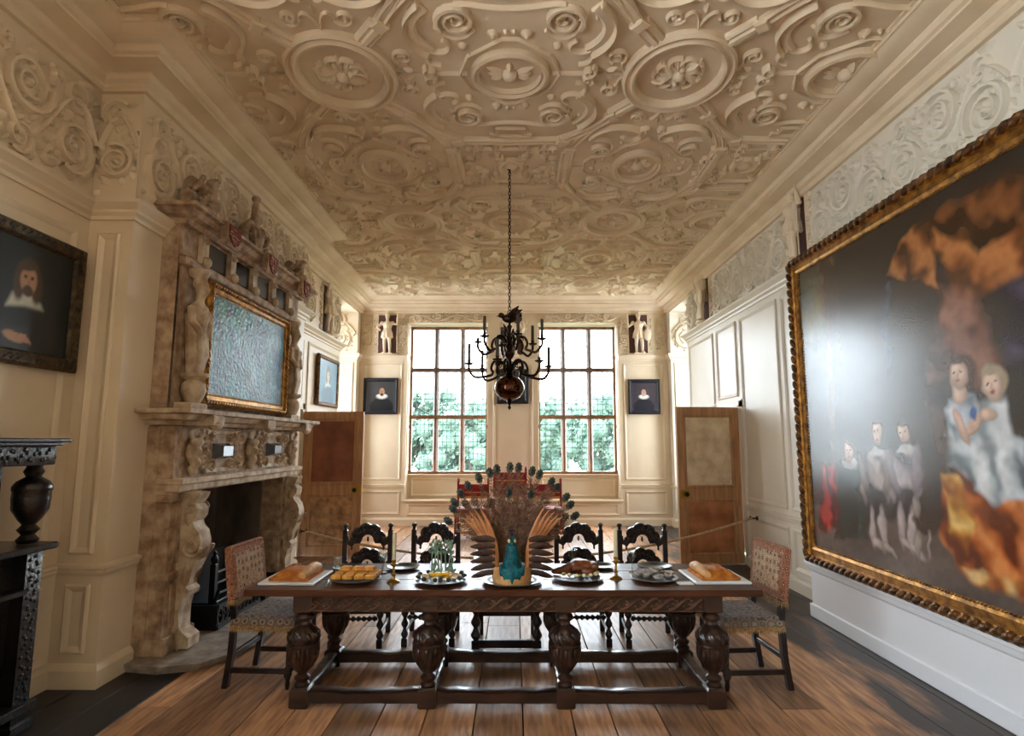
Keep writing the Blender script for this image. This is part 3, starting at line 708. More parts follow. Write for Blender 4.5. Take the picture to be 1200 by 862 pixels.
niche_figure(0, (XW, 6.42, 3.73), -PI/2, 'plaster soldier on the frieze at the corner of the huge painting')

# ================================================================== FIREPLACE
fp = thing('fireplace', 'carved weathered stone fireplace with overmantel and scrolled jambs', 'fireplace', (-2.9, 6.0, 0))
FX, FY = -2.9, 6.0
def fo(name, mb, m, par=None, smooth=35):
    mb.v = [(x-FX, y-FY, z) for x, y, z in mb.v]; return ob(name, mb, m, par or fp, smooth=smooth)
J0, J1 = 4.69, 7.31
# jamb piers
for a, b in ((J0, FO0), (FO1, J1)):
    fo('jamb', MB().cbox(XB, -2.72, a, b, .06, FOZ+.02, .01).cbox(XB, -2.69, a-.01, b+.01, .06, .2, .01).cbox(XB, -2.69, a-.01, b+.01, .62, .68, .01).cbox(XB, -2.70, a-.01, b+.01, 1.22, 1.30, .01).cbox(XB, -2.703, a+.07, b-.07, .74, 1.18, .006).cbox(XB, -2.703, a+.07, b-.07, .25, .58, .006), 'stone')
# scrolled consoles: S profile in x-z extruded along y
def console(yc, w=.17):
    prof = [(-2.74, .08), (-2.50, .08), (-2.50, .16), (-2.62, .22), (-2.64, .34), (-2.60, .46), (-2.545, .48), (-2.53, .52), (-2.58, .55), (-2.565, .62), (-2.50, .70), (-2.435, .80), (-2.425, .90), (-2.46, .98), (-2.52, 1.02), (-2.54, 1.06), (-2.49, 1.10), (-2.48, 1.16), (-2.54, 1.20), (-2.50, 1.24), (-2.47, 1.29), (-2.74, 1.30)]
    prof = [(-2.74+(x_+2.74)*.66, z_) for x_, z_ in prof]
    m = MB(); m.M = Matrix(((1, 0, 0, 0), (0, 0, 1, 0), (0, 1, 0, 0), (0, 0, 0, 1)))
    m.prism(prof, yc-w/2, yc+w/2); m.M = None
    for s in (-1, 1):
        q = MB(); q.M = Matrix(((1, 0, 0, -2.60), (0, 0, s, yc+s*w/2), (0, 1, 0, .86), (0, 0, 0, 1)))
        q.ridge(spiral(0, 0, .08, 0, 1.8, -1), .018, .03); q.petal(-.03, -.12, -1.6, .2, .08, .03); q.petal(-.04, .16, 1.6, .14, .09, .03); q.ridge(spiral(-.03, .30, .05, 0, 1.4, 1), .014, .025); q.petal(-.06, -.62, -1.6, .18, .08, .025); m.merge(q)
    for k in range(4): m.blob((-2.56, yc-.06+.04*k, .82), (.03, .018, .07))
    return m
me_con = None
for yc in (4.91, 7.08): fo('console', console(yc), 'stone_l', smooth=40)
# lintel with carved frieze, black jewel blocks, masks
fo('lintel', MB().cbox(XB, -2.66, J0, J1, FOZ, 1.40, .012).cbox(XB, -2.63, J0-.01, J1+.01, 1.36, 1.41, .01), 'stone_l')
frz = fo('frieze', MB().cbox(XB, -2.72, J0, J1, 1.40, 1.84, .01), 'stone')
for yc in (5.42, 6.56):
    q = MB(); q.M = Matrix(((0, 0, 1, -2.72-FX), (1, 0, 0, yc-FY), (0, 1, 0, 1.62), (0, 0, 0, 1)))
    q.strip([(-.27, -.17), (.27, -.17), (.27, .17), (-.27, .17)], [(-.02, 0), (-.015, .03), (.01, .02), (.02, 0)], closed=True)
    for s in (-1, 1):
        for t in (-1, 1):
            q.ridge(spiral(s*.33, t*.10, .07, 0, 1.5, s*t), .018, .04); q.ridge(spiral(s*.18, t*.13, .05, 1, 1.3, -s*t), .014, .035); q.petal(s*.1, t*.13, (0 if s > 0 else PI), .1, .05, .03); q.petal(s*.4, t*.05, t*1.2, .1, .06, .04)
    q.petal(-.2, 0, PI, .12, .08, .04); q.petal(.2, 0, 0, .12, .08, .04)
    ob('carving', q, 'stone_l', frz, smooth=50)
for yc in (5.42, 6.56):
    fo('jewel_block', MB().add([(-2.72, yc-.14, 1.55), (-2.72, yc+.14, 1.55), (-2.72, yc+.14, 1.69), (-2.72, yc-.14, 1.69), (-2.64, yc-.09, 1.575), (-2.64, yc+.09, 1.575), (-2.64, yc+.09, 1.665), (-2.64, yc-.09, 1.665)],
        [(0, 1, 2, 3), (4, 5, 6, 7), (0, 1, 5, 4), (1, 2, 6, 5), (2, 3, 7, 6), (3, 0, 4, 7)]), 'slate', smooth=0)
def mask(yc, zc, x0=-2.70):
    m = MB(); m.blob((x0, yc, zc), (.07, .07, .10)); m.blob((x0+.065, yc, zc-.005), (.02, .015, .03)); m.blob((x0+.03, yc, zc+.08), (.05, .09, .04)); m.blob((x0+.03, yc, zc-.09), (.045, .05, .05))
    for s in (-1, 1): m.blob((x0+.055, yc+s*.028, zc+.02), (.012, .014, .010)); m.blob((x0+.01, yc+s*.075, zc), (.03, .025, .06)); m.tube([(x0+.02, yc+s*.06, zc+.12), (x0+.03, yc+s*.1, zc+.17), (x0+.04, yc+s*.05, zc+.19)], .022, 6)
    m.tube([(x0, yc, zc-.12), (x0+.02, yc, zc-.19)], [.05, .03], 8)
    return remesh(m, 'mask', .010, 1)
mk = mask(0, 0, 0)
for yc in (4.92, 6.0, 7.08): link('carved_mask', mk, 'stone_l', fp, (-2.70-FX, yc-FY, 1.62))
# mantel shelf with consoles
sh = [(0, 1.84), (.05, 1.84), (.07, 1.87), (.12, 1.88), (.15, 1.92), (.20, 1.93), (.20, 1.965), (0, 1.97)]
m = MB().strip([(XB, J1+.02), (-2.72, J1+.02), (-2.72, J0-.02), (XB, J0-.02)][::1], [(-o, z) for o, z in sh]) if False else MB()
m.strip([(XB, J1), (-2.70, J1), (-2.70, J0), (XB, J0)], sh); m.box(XB, -2.70, J0, J1, 1.84, 1.97)
fo('mantel_shelf', m, 'stone_l', smooth=25)
for yc in (4.92, 6.0, 7.08): fo('shelf_bracket', MB().cbox(-2.72, -2.49, yc-.09, yc+.09, 1.83, 1.925, .012).blob((-2.52, yc, 1.84), (.05, .085, .045)), 'stone_l')
# overmantel
om = fo('overmantel', MB().cbox(XB, -2.86, J0, J1, 1.97, 3.60, .01).cbox(XB, -2.80, J0, 5.02, 1.97, 3.20, .01).cbox(XB, -2.80, 6.98, J1, 1.97, 3.20, .01), 'stone')
fo('entablature_base', MB().cbox(XB, -2.74, J0, J1, 3.18, 3.26, .012), 'stone')
fo('attic', MB().cbox(XB, -2.78, J0, J1, 3.26, 3.54, .01), 'stone')
m = MB(); m.strip([(XB, J1), (-2.76, J1), (-2.76, J0), (XB, J0)], [(0, 3.52), (.03, 3.52), (.05, 3.56), (.10, 3.58), (.13, 3.62), (.17, 3.63), (.17, 3.66), (0, 3.67)]); m.box(XB, -2.76, J0, J1, 3.52, 3.67)
fo('top_cornice', m, 'stone', smooth=25)
for yc in (5.25, 5.73, 6.22, 6.70): fo('black_panel', MB().cbox(-2.79, -2.772, yc-.165, yc+.165, 3.28, 3.50, .004), 'slate', smooth=0)
for yc in (4.98, 5.49, 5.97, 6.46, 6.95): fo('attic_bracket', MB().cbox(-2.79, -2.735, yc-.05, yc+.05, 3.25, 3.53, .01).blob((-2.72, yc, 3.28), (.04, .05, .05)).blob((-2.73, yc, 3.47), (.03, .045, .03)), 'stone_l')
# term figures on pedestals
def term_mesh():
    m = MB()
    m.tube([(0, 0, .30), (0, 0, .55), (.01, 0, .72)], [.05, .075, .10], 10); m.blob((.02, 0, .74), (.08, .12, .09)); m.tube([(.02, 0, .80), (.03, 0, .88)], .04, 8); m.blob((.04, 0, .92), (.06, .055, .075)); m.blob((.02, 0, .96), (.065, .07, .05))
    m.blob((.095, 0, .91), (.015, .013, .02))
    for s in (-1, 1): m.tube([(.02, s*.11, .77), (.05, s*.14, .66), (.10, s*.05, .58)], [.04, .033, .025], 8); m.blob((.08, s*.045, .73), (.035, .035, .035))
    for k in range(5): m.tube([(.07, -.06+.03*k, .6), (.09, -.05+.025*k, .45), (.06, -.04+.02*k, .30)], [.018, .022, .012], 6)
    m.tube([(0, 0, 1.0), (0, 0, 1.06)], [.07, .1], 10)
    return remesh(m, 'term', .010, 1)
me_term = term_mesh()
for yc in (4.90, 7.08):
    link('term_figure', me_term, 'stone_l', fp, (-2.74-FX, yc-FY, 1.92), (0, 0, 0), (1, 1, 1.19))
    fo('pedestal', MB().cbox(-2.82, -2.66, yc-.13, yc+.13, 1.97, 2.03, .01).lathe([(.06, 2.03), (.08, 2.07), (.10, 2.13), (.09, 2.19), (.06, 2.22), (.11, 2.25), (.115, 2.28)], 14, (-2.72, yc, 0)), 'stone_l')
# crest sculptures and shields
def crest(kind):
    m = MB()
    if kind == 0:
        m.box(-.06, .14, -.17, .17, 0, .08); m.tube([(0, -.16, .14), (.02, .1, .14)], .06, 10); m.tube([(0, -.12, .28), (.03, .08, .28)], .055, 10); m.blob((.05, .08, .22), (.09, .09, .1)); m.blob((.08, .1, .32), (.06, .06, .07)); m.tube([(.1, -.1, .08), (.14, -.06, .16), (.1, 0, .2), (.06, -.04, .14)], .022, 6); m.tube([(.1, .04, .3), (.15, .08, .36), (.1, .14, .4), (.06, .1, .38)], .02, 6); m.tube([(.05, -.14, .2), (.12, -.15, .26), (.1, -.08, .34)], .024, 6); [m.blob((.1+.02*math.sin(k_), -.12+.05*k_, .12+.03*(k_ % 3)), .022) for k_ in range(6)]; m.tube([(.02, .16, .06), (.06, .2, .18), (.03, .16, .28)], .04, 8); m.blob((.12, .1, .12), (.05, .06, .06))
    else:
        m.box(-.05, .12, -.24, .24, 0, .06); m.tube([(.02, -.22, .06), (.03, -.26, .22), (.03, -.14, .32), (.03, -.08, .22), (.03, -.15, .16)], .05, 8); m.tube([(.02, .22, .06), (.03, .26, .22), (.03, .14, .32), (.03, .08, .22), (.03, .15, .16)], .05, 8)
        m.tube([(.02, 0, .05), (.02, 0, .40), (.02, 0, .62)], [.07, .055, .035], 4); m.blob((.02, 0, .64), (.05, .05, .04)); m.blob((.06, 0, .2), (.06, .09, .12)); m.blob((.05, 0, .40), (.05, .07, .05)); [m.tube([(.06, s_*.05, .1), (.1, s_*.16, .16), (.09, s_*.2, .28), (.07, s_*.12, .30)], .02, 6) for s_ in (-1, 1)]; [m.blob((.1, .04*math.cos(k_), .2+.05*math.sin(k_)), .018) for k_ in range(6)]
    return remesh(m, 'crest', .009, 0)
me_cr = [crest(0), crest(1)]
link('crest_sculpture', me_cr[0], 'stone', fp, (-2.80-FX, 4.88-FY, 3.66)); link('crest_sculpture', me_cr[1], 'stone', fp, (-2.80-FX, 5.98-FY, 3.66)); link('crest_sculpture', me_cr[0], 'stone', fp, (-2.80-FX, 7.08-FY, 3.66), (0, 0, 0), (1, .85, .85))
M['heraldry'] = turkey('painted_heraldry', srgb(150, 60, 50), srgb(214, 190, 150), srgb(40, 34, 34), srgb(120, 50, 44), 30)
for yc in (5.12, 5.98, 6.98):
    s = fo('shield_block', MB().cbox(-2.62, -2.56, yc-.13, yc+.13, 3.46, 3.68, .02), 'stone')
    q = MB(); q.M = Matrix(((0, 0, 1, -2.56-FX), (1, 0, 0, yc-FY), (0, 1, 0, 3.57), (0, 0, 0, 1)))
    q.prism([(-.10, .09), (-.10, -.02), (-.06, -.07), (0, -.10), (.06, -.07), (.10, -.02), (.10, .09)], 0, .015); ob('painted_shield', q, 'heraldry', s, smooth=0)
fo('side_panel', MB().cbox(XB, -2.84, J0-.012, J0+.02, .1, 1.82, .004).cbox(XB, -2.80, J0-.012, J0+.02, 1.98, 3.52, .004), 'stone')
# firebox and hearth
fo('firebox', MB().box(-3.62, -3.5, FO0-.05, FO1+.05, .0, FOZ+.35).box(-3.5, -2.96, FO0-.06, FO0+.0, 0, FOZ+.3).box(-3.5, -2.96, FO0, FO1, FOZ+.001, FOZ+.3).box(-3.5, -2.96, FO0, FO1, .01, .06), 'soot', smooth=0)
fo('fireback', MB().cbox(-3.5, -3.44, FO0+.02, FO1-.02, .06, FOZ, .01), 'soot_g', smooth=0)
fo('flue_cheek', MB().cbox(-3.44, -2.94, FO1-.05, FO1+.04, .06, FOZ, .01), 'soot_g', smooth=0)
hp = [(XB, 4.56), (-2.62, 4.50), (-2.36, 4.58), (-2.22, 4.80), (-2.16, 5.2), (-2.14, 6.0), (-2.16, 6.8), (-2.24, 7.2), (-2.45, 7.4), (XB, 7.42)]
fo('hearth_slab', MB().prism([(x+.02*(x > XB), y) for x, y in hp], .03, .062).prism([(x-.02*(x > XB), y+(.02 if y < 6 else -.02)) for x, y in hp], 0.001, .03), 'hearth', smooth=20)
# grate
gr = thing('fire_grate', 'black iron fire basket with pierced front standing in the fireplace', 'grate', (-2.86, 6.0, .062))
def go(name, mb, m='iron', sm=35): return ob(name, mb, m, gr, smooth=sm)
for k in range(3): go('bar', MB().tube([(.09, -.42, .24+.10*k), (.13, 0, .24+.10*k), (.09, .42, .24+.10*k)], .013, 6))
for s in (-1, 1):
    go('upright', MB().cbox(.06, .11, s*.44-.025, s*.44+.025, 0, .52, .006).lathe([(.02, 0), (.035, .03), (.03, .06), (.012, .08), (.02, .10), (0, .12)], 10, (.085, s*.44, .52)))
    go('andiron_scroll', MB().tube([(.18, s*.5, 0), (.2, s*.52, .1), (.14, s*.5, .2), (.16, s*.48, .3)], .016, 6))
fp_ = MB(); fp_.M = Matrix(((0, 0, 1, .24), (1, 0, 0, 0), (0, 1, 0, 0), (0, 0, 0, 1)))
for z in (.02, .20): fp_.strip([(-.66, z), (.66, z)], [(-.015, 0), (-.015, .02), (.015, .02), (.015, 0)])
for k in range(16):
    u = -.62+.083*k; fp_.strip(arc(u, .11, .045, .075, 0, 2*PI*9/10, 9), [(-.012, 0), (-.012, .016), (.012, .016), (.012, 0)], closed=True); fp_.dome(u, .11, .018, .02, 6)
fp_.M = None
go('pierced_fender', fp_); go('basket_base', MB().cbox(-.25, .10, -.44, .44, .14, .17, .006)); go('back_plate', MB().cbox(-.30, -.26, -.44, .44, .05, .55, .01))
for s in (-1, 1): go('fender_side', MB().cbox(-.02, .25, s*.66-.012, s*.66+.012, 0, .21, .004))
for s in (-1, 1): go('leg', MB().cbox(-.24, -.2, s*.4-.02, s*.4+.02, 0, .14, .004)); 

# ================================================================== PICTURES (flat painted canvases, own colours per vertex)
class Canvas:
    def __init__(s, w, h, n, base):
        s.w, s.h = w, h; s.nx, s.nz = int(w*n)+1, int(h*n)+1
        s.u, s.v = np.meshgrid(np.linspace(0, w, s.nx), np.linspace(0, h, s.nz)); s.c = np.zeros(s.u.shape+(3,)); s.c[:] = np.array(base[:3])
        s.rg = np.random.RandomState(int(w*1000)+int(h*77))
    def warp(s, amp, cell):
        s.u = s.u + amp*(s.field(cell)-.5); s.v = s.v + amp*(s.field(cell)-.5)
    def field(s, cell):
        g = s.rg.rand(s.nz//cell+3, s.nx//cell+3); yi, xi = np.linspace(0, g.shape[0]-2, s.nz), np.linspace(0, g.shape[1]-2, s.nx)
        y0, x0 = yi.astype(int), xi.astype(int); fy, fx = (yi-y0)[:, None], (xi-x0)[None]; fy, fx = fy*fy*(3-2*fy), fx*fx*(3-2*fx)
        return g[y0][:, x0]*(1-fy)*(1-fx)+g[y0+1][:, x0]*fy*(1-fx)+g[y0][:, x0+1]*(1-fy)*fx+g[y0+1][:, x0+1]*fy*fx
    def folds(s, pts, dark, mid, light, ang, freq, soft=.05, seed=0):
        t = s.u*math.cos(ang)+s.v*math.sin(ang)+.16*(s.field(16)-.5)+.06*(s.field(6)-.5); k = .5+.5*np.sin(t*freq+seed)+.35*(s.field(8)-.5)
        k = np.clip(k, 0, 1)[..., None]; col = np.where(k < .5, np.array(dark[:3])*(1-2*k)+np.array(mid[:3])*2*k, np.array(mid[:3])*(2-2*k)+np.array(light[:3])*(2*k-1))
        keep = s.c.copy(); s.c[:] = 0; s.poly(pts, (1, 1, 1), soft); a = s.c[..., :1].copy(); s.c = keep*(1-a)+col*a
    def form(s, cu, cv_, ru, rv, col, soft=.3, rot=0):
        s.ell(cu, cv_, ru, rv, tuple(x*.5 for x in col[:3]), soft, rot); s.ell(cu-.12*ru, cv_+.1*rv, ru*.85, rv*.88, col, .7, rot); s.ell(cu-.3*ru, cv_+.25*rv, ru*.45, rv*.5, tuple(min(1, x*1.25) for x in col[:3]), .9, rot, .7)
    def mix(s, a, col): s.c = s.c*(1-a[..., None]) + np.array(col[:3])*a[..., None]
    def ell(s, cu, cv, ru, rv, col, soft=.25, rot=0, al=1):
        du, dv = s.u-cu, s.v-cv; c, q = math.cos(rot), math.sin(rot); x, y = (du*c+dv*q)/ru, (-du*q+dv*c)/rv
        r = np.sqrt(x*x+y*y); s.mix(np.clip((1+soft/2-r)/max(soft, 1e-3), 0, 1)*al, col)
    def poly(s, pts, col, soft=.04, al=1):
        d = np.full(s.u.shape, 1e9); inside = np.zeros(s.u.shape, bool); n = len(pts)
        for i in range(n):
            (x0, y0), (x1, y1) = pts[i], pts[(i+1) % n]
            ex, ey = x1-x0, y1-y0; t = np.clip(((s.u-x0)*ex+(s.v-y0)*ey)/(ex*ex+ey*ey+1e-9), 0, 1)
            d = np.minimum(d, np.hypot(s.u-x0-t*ex, s.v-y0-t*ey))
            inside ^= ((y0 > s.v) != (y1 > s.v)) & (s.u < (x1-x0)*(s.v-y0)/((y1-y0) if abs(y1-y0) > 1e-9 else 1e-9)+x0)
        sd = np.where(inside, d, -d); s.mix(np.clip(sd/soft+.5, 0, 1)*al, col)
    def noise(s, amt, cell=6):
        g = s.rg.rand(s.nz//cell+3, s.nx//cell+3)
        yi, xi = np.linspace(0, g.shape[0]-2, s.nz), np.linspace(0, g.shape[1]-2, s.nx)
        y0, x0 = yi.astype(int), xi.astype(int); fy, fx = (yi-y0)[:, None], (xi-x0)[None]
        n = g[y0][:, x0]*(1-fy)*(1-fx)+g[y0+1][:, x0]*fy*(1-fx)+g[y0][:, x0+1]*(1-fy)*fx+g[y0+1][:, x0+1]*fy*fx
        s.c *= (1+amt*(n-.5))[..., None]
    def build(s, name, m, parent, loc, rot):
        nx, nz = s.nx, s.nz; gu, gv = np.meshgrid(np.linspace(0, s.w, nx), np.linspace(0, s.h, nz)); V = np.stack([gu, np.zeros_like(gu), gv], -1).reshape(-1, 3)
        i = np.arange((nz-1)*(nx-1)); r, c = i//(nx-1), i % (nx-1); a = r*nx+c
        Fc = np.stack([a, a+1, a+nx+1, a+nx], -1)
        me = bpy.data.meshes.new(name); me.from_pydata(V.tolist(), [], Fc.tolist())
        at = me.color_attributes.new('paint', 'FLOAT_COLOR', 'POINT'); col = np.ones((nx*nz, 4), np.float32); col[:, :3] = np.clip(s.c.reshape(-1, 3), 0, 1); at.data.foreach_set('color', col.ravel())
        return link(name, me, m, parent, loc, rot)
def canvas_mat(name, rough=.3, bump=.25, spec=.5, bs=60):
    m = bpy.data.materials.new(name); m.use_nodes = True; N, L = m.node_tree.nodes, m.node_tree.links; p = N['Principled BSDF']
    a = N.new('ShaderNodeVertexColor'); a.layer_name = 'paint'; L.new(a.outputs[0], p.inputs['Base Color'])
    p.inputs['Roughness'].default_value = rough; p.inputs['Specular IOR Level'].default_value = spec
    tc = N.new('ShaderNodeTexCoord'); n1 = N.new('ShaderNodeTexNoise'); n1.inputs['Scale'].default_value = bs; n1.inputs['Detail'].default_value = 4; L.new(tc.outputs['Object'], n1.inputs['Vector'])
    b = N.new('ShaderNodeBump'); b.inputs['Strength'].default_value = bump; b.inputs['Distance'].default_value = .01; L.new(n1.outputs[0], b.inputs['Height']); L.new(b.outputs[0], p.inputs['Normal'])
    return m
M['canvas'] = canvas_mat('varnished_canvas', .2, .12, .8, 70)
M['canvas_gloss'] = canvas_mat('glossy_cracked_canvas', .3, 1.0, .1, 26)
M['canvas_s'] = canvas_mat('small_canvas', .4, .1, .4)
def frame_ring(w, h, fw, prof, m, par, name='frame'):
    mb = MB(); mb.strip([(0, 0), (w, 0), (w, h), (0, h)], prof, closed=True)
    mb.v = [(x, -z, y) for x, y, z in mb.v]
    return ob(name, mb, m, par, smooth=25)
def gadroon(w, h, off, step, r, hh, m, par, name='carved_edge'):
    # a rope of carved leaves all round, off = inset from the outer edge
    mb = MB()
    def line(p, q):
        d = Vector((q[0]-p[0], q[1]-p[1])); n = max(2, round(d.length/step)); a = math.atan2(d.y, d.x)
        for i in range(n):
            c = Vector(p) + d*((i+.5)/n); R = Matrix.Rotation(a+.5, 3, 'Z'); mb.blob((c.x, c.y, hh), (r*1.25, r*.62, r*.7), 6, 4, R)
    line((off, off), (w-off, off)); line((w-off, off), (w-off, h-off)); line((w-off, h-off), (off, h-off)); line((off, h-off), (off, off))
    mb.v = [(x, -z, y) for x, y, z in mb.v]
    return ob(name, mb, m, par, smooth=60)
# --- the huge family group in gilt frame (a generic group in the same colours); u runs from the far end toward the camera
PW, PH = 4.25, 3.02
bp = thing('large_painting', 'huge gilt-framed oil painting of a family group with orange drapery, above white plinth', 'painting', (2.93, 5.90, .545), -PI/2)
S = srgb
cv = Canvas(PW-.36, PH-.36, 95, S(50, 43, 38)); cv.noise(.5, 20); cv.warp(.05, 12); cv.warp(.022, 5)
def q(px, py):
    p = PX(px, py, 2.93); return (5.90-.18-p.y, p.z-.545-.18)
cv.poly([(0, 1.75), (.5, 1.7), (.5, 2.7), (0, 2.7)], S(76, 74, 58), .35)
cv.ell(.24, 2.2, .26, .2, S(132, 120, 62), .9, 0, .8); cv.ell(.12, 2.35, .12, .1, S(96, 108, 104), .9, 0, .7)
cv.folds([(-.1, -.1), (4, -.1), (4, .40), (1.2, .38), (-.1, .42)], S(86, 74, 68), S(98, 86, 78), S(110, 96, 88), .2, 6, .06)
cv.folds([(.40, .5), (.66, .5), (.66, 2.7), (.40, 2.7)], S(44, 30, 22), S(78, 54, 38), S(106, 76, 52), 0, 20, .1)
# curtain: swagged orange-brown drapery over dark
cv.folds([q(1075, 268), q(1130, 235), q(1210, 195), q(1210, 262), q(1165, 292), q(1105, 300)], S(46, 28, 18), S(96, 58, 32), S(130, 80, 44), 1.1, 16, .08)
cv.folds([q(1043, 326), q(1062, 286), q(1078, 262), q(1098, 262), q(1108, 338), q(1088, 328)], S(84, 48, 26), S(146, 90, 50), S(184, 120, 68), .5, 22, .04)
cv.folds([q(1100, 270), q(1140, 282), q(1158, 296), q(1178, 276), q(1215, 252), q(1215, 312), q(1165, 350), q(1130, 345)], S(96, 54, 28), S(158, 94, 50), S(196, 126, 72), .9, 17, .05)
cv.folds([q(1112, 335), q(1150, 345), q(1185, 420), q(1180, 450), q(1096, 446)], S(70, 44, 38), S(124, 80, 66), S(150, 104, 86), .2, 14, .12)
cv.folds([q(1035, 335), q(1050, 330), q(1056, 440), q(1040, 440)], S(26, 28, 40), S(46, 48, 62), S(66, 70, 84), 0, 40, .06)
cv.folds([q(1180, 330), q(1260, 300), q(1260, 430), q(1190, 420)], S(30, 26, 36), S(58, 50, 66), S(80, 72, 90), .6, 12, .1)
def head(px, py, r, skin=S(206, 166, 140), hair=S(70, 48, 34), look=-1):
    x, y = q(px, py); cv.ell(x+.2*r, y+.25*r, r*1.12, r*1.25, hair, .3); cv.form(x, y, r*.78, r*1.05, skin, .25)
    for s_ in (-1, 1): cv.ell(x+(s_*.32+.1*look)*r, y+.12*r, r*.13, r*.08, S(50, 34, 28), .6)
    cv.ell(x+.1*look*r, y-.15*r, r*.08, r*.22, tuple(c_*.7 for c_ in skin[:3]), .9); cv.ell(x+.1*look*r, y-.5*r, r*.22, r*.07, S(160, 84, 74), .6); cv.ell(x, y+.95*r, r*.7, r*.3, hair, .5)
# children at the far end: red gown, dark green gown
cv.folds([q(968, 545), q(984, 540), q(990, 618), q(966, 622)], S(86, 14, 14), S(150, 30, 26), S(196, 60, 46), 0, 34, .05)
cv.folds([q(990, 545), q(1012, 542), q(1024, 630), q(984, 632)], S(12, 22, 20), S(26, 44, 40), S(50, 74, 66), 0, 28, .05)
cv.ell(*q(1001, 543), .11, .035, S(190, 182, 172), .5); head(1001, 528, .075)
# two standing boys in doublets and hose
for px, c0, c1, c2 in ((1034, S(70, 56, 54), S(132, 112, 104), S(182, 164, 154)), (1068, S(62, 58, 66), S(140, 126, 132), S(196, 184, 186))):
    cv.folds([q(px-13, 530), q(px+13, 528), q(px+18, 575), q(px+12, 590), q(px-14, 590), q(px-18, 570)], c0, c1, c2, .7, 26, .05)
    cv.folds([q(px-14, 572), q(px+14, 572), q(px+12, 600), q(px-13, 600)], S(24, 22, 26), S(44, 42, 48), S(70, 66, 72), 0, 30, .05)
    cv.form(*q(px-16, 555), .05, .17, c1, .4, .3); cv.form(*q(px+15, 552), .05, .17, c1, .4, -.25)
    for dx, e in ((-6, 636), (7, 644)):
        x0, y0 = q(px+dx, 598); x1, y1 = q(px+dx+3, e); cv.form((x0+x1)/2, (y0+y1)/2, .045, abs(y0-y1)/2+.03, S(186, 172, 170), .4, -.06); cv.form(x1+.05, y1, .085, .03, S(178, 164, 156), .5, -.4)
    cv.ell(*q(px, 528), .10, .03, S(196, 190, 184), .5); head(px, 508, .085)
# greyhound
x, y = q(1090, 612); cv.form(x, y, .11, .07, S(60, 50, 46), .4, -.5); cv.form(x-.06, y+.10, .045, .06, S(150, 138, 130), .4)
for dx in (-8, 4): x0, y0 = q(1090+dx, 622); x1, y1 = q(1094+dx, 655); cv.form((x0+x1)/2, (y0+y1)/2, .02, abs(y0-y1)/2, S(160, 148, 140), .4, -.1)
# dark figure beside the seated woman
cv.folds([q(1095, 450), q(1120, 445), q(1118, 560), q(1100, 600), q(1090, 560)], S(26, 22, 22), S(52, 42, 40), S(84, 66, 58), .3, 20, .08)
# orange satin skirt
cv.folds([q(1112, 560), q(1140, 545), q(1215, 580), q(1215, 690), q(1165, 684), q(1128, 660), q(1108, 630)], S(104, 46, 20), S(184, 96, 44), S(226, 142, 78), .75, 19, .05)
cv.folds([q(1110, 553), q(1130, 560), q(1152, 615), q(1142, 645), q(1120, 622)], S(150, 86, 34), S(208, 150, 66), S(240, 196, 116), .9, 26, .04)
cv.folds([q(1130, 660), q(1165, 674), q(1215, 684), q(1215, 700), q(1160, 692)], S(150, 80, 36), S(214, 150, 80), S(240, 196, 130), 1.2, 22, .04)
cv.folds([q(1205, 600), q(1280, 640), q(1280, 740), q(1205, 700)], S(96, 42, 20), S(170, 86, 42), S(206, 124, 70), .5, 15, .08)
# seated woman in pale satin, child on her lap
cv.folds([q(1122, 470), q(1148, 462), q(1166, 500), q(1210, 520), q(1215, 585), q(1176, 592), q(1140, 560), q(1120, 540)], S(104, 116, 124), S(168, 180, 188), S(214, 222, 226), .9, 20, .05)
cv.folds([q(1115, 478), q(1150, 462), q(1158, 505), q(1125, 512)], S(112, 122, 136), S(176, 188, 200), S(216, 222, 230), .4, 26, .05)
cv.folds([q(1158, 470), q(1188, 466), q(1200, 545), q(1180, 590), q(1150, 575), q(1148, 530)], S(130, 140, 144), S(186, 196, 200), S(226, 230, 232), .2, 24, .05)
cv.form(*q(1134, 463), .055, .07, S(214, 182, 162), .35); head(1132, 438, .10, S(218, 184, 162), S(78, 54, 40)); head(1170, 450, .092, S(224, 192, 170), S(170, 150, 124))
cv.form(*q(1150, 497), .035, .13, S(212, 176, 154), .35, -1.1); cv.form(*q(1134, 500), .035, .12, S(212, 176, 154), .35, .3); cv.form(*q(1168, 484), .05, .035, S(214, 180, 158), .4); cv.ell(*q(1150, 483), .03, .03, S(60, 96, 160), .5)
cv.folds([(2.75, .3), (3.3, .3), (3.4, 1.5), (2.85, 1.6)], S(30, 22, 22), S(66, 38, 36), S(110, 60, 50), .1, 15, .1); cv.form(3.1, 1.75, .12, .15, S(196, 156, 130), .3)
cv.c *= .78; cv.noise(.3, 9); cv.noise(.3, 3)
cv.build('canvas', 'canvas', bp, (.18, -.045, .18), (0, 0, 0))
frame_ring(PW, PH, .18, [(0, 0), (0, .05), (.02, .075), (.05, .085), (.075, .07), (.085, .05), (.12, .055), (.14, .065), (.155, .06), (.175, .045), (.19, .043), (.19, 0)], 'gilt', bp)
gadroon(PW, PH, .045, .085, .048, .075, 'gilt_d', bp)
gadroon(PW, PH, .172, .03, .012, .055, 'gilt', bp, 'bead_edge')
ob('backboard', MB().box(.01, PW-.01, -.03, 0, .01, PH-.01), 'oak', bp, smooth=0)
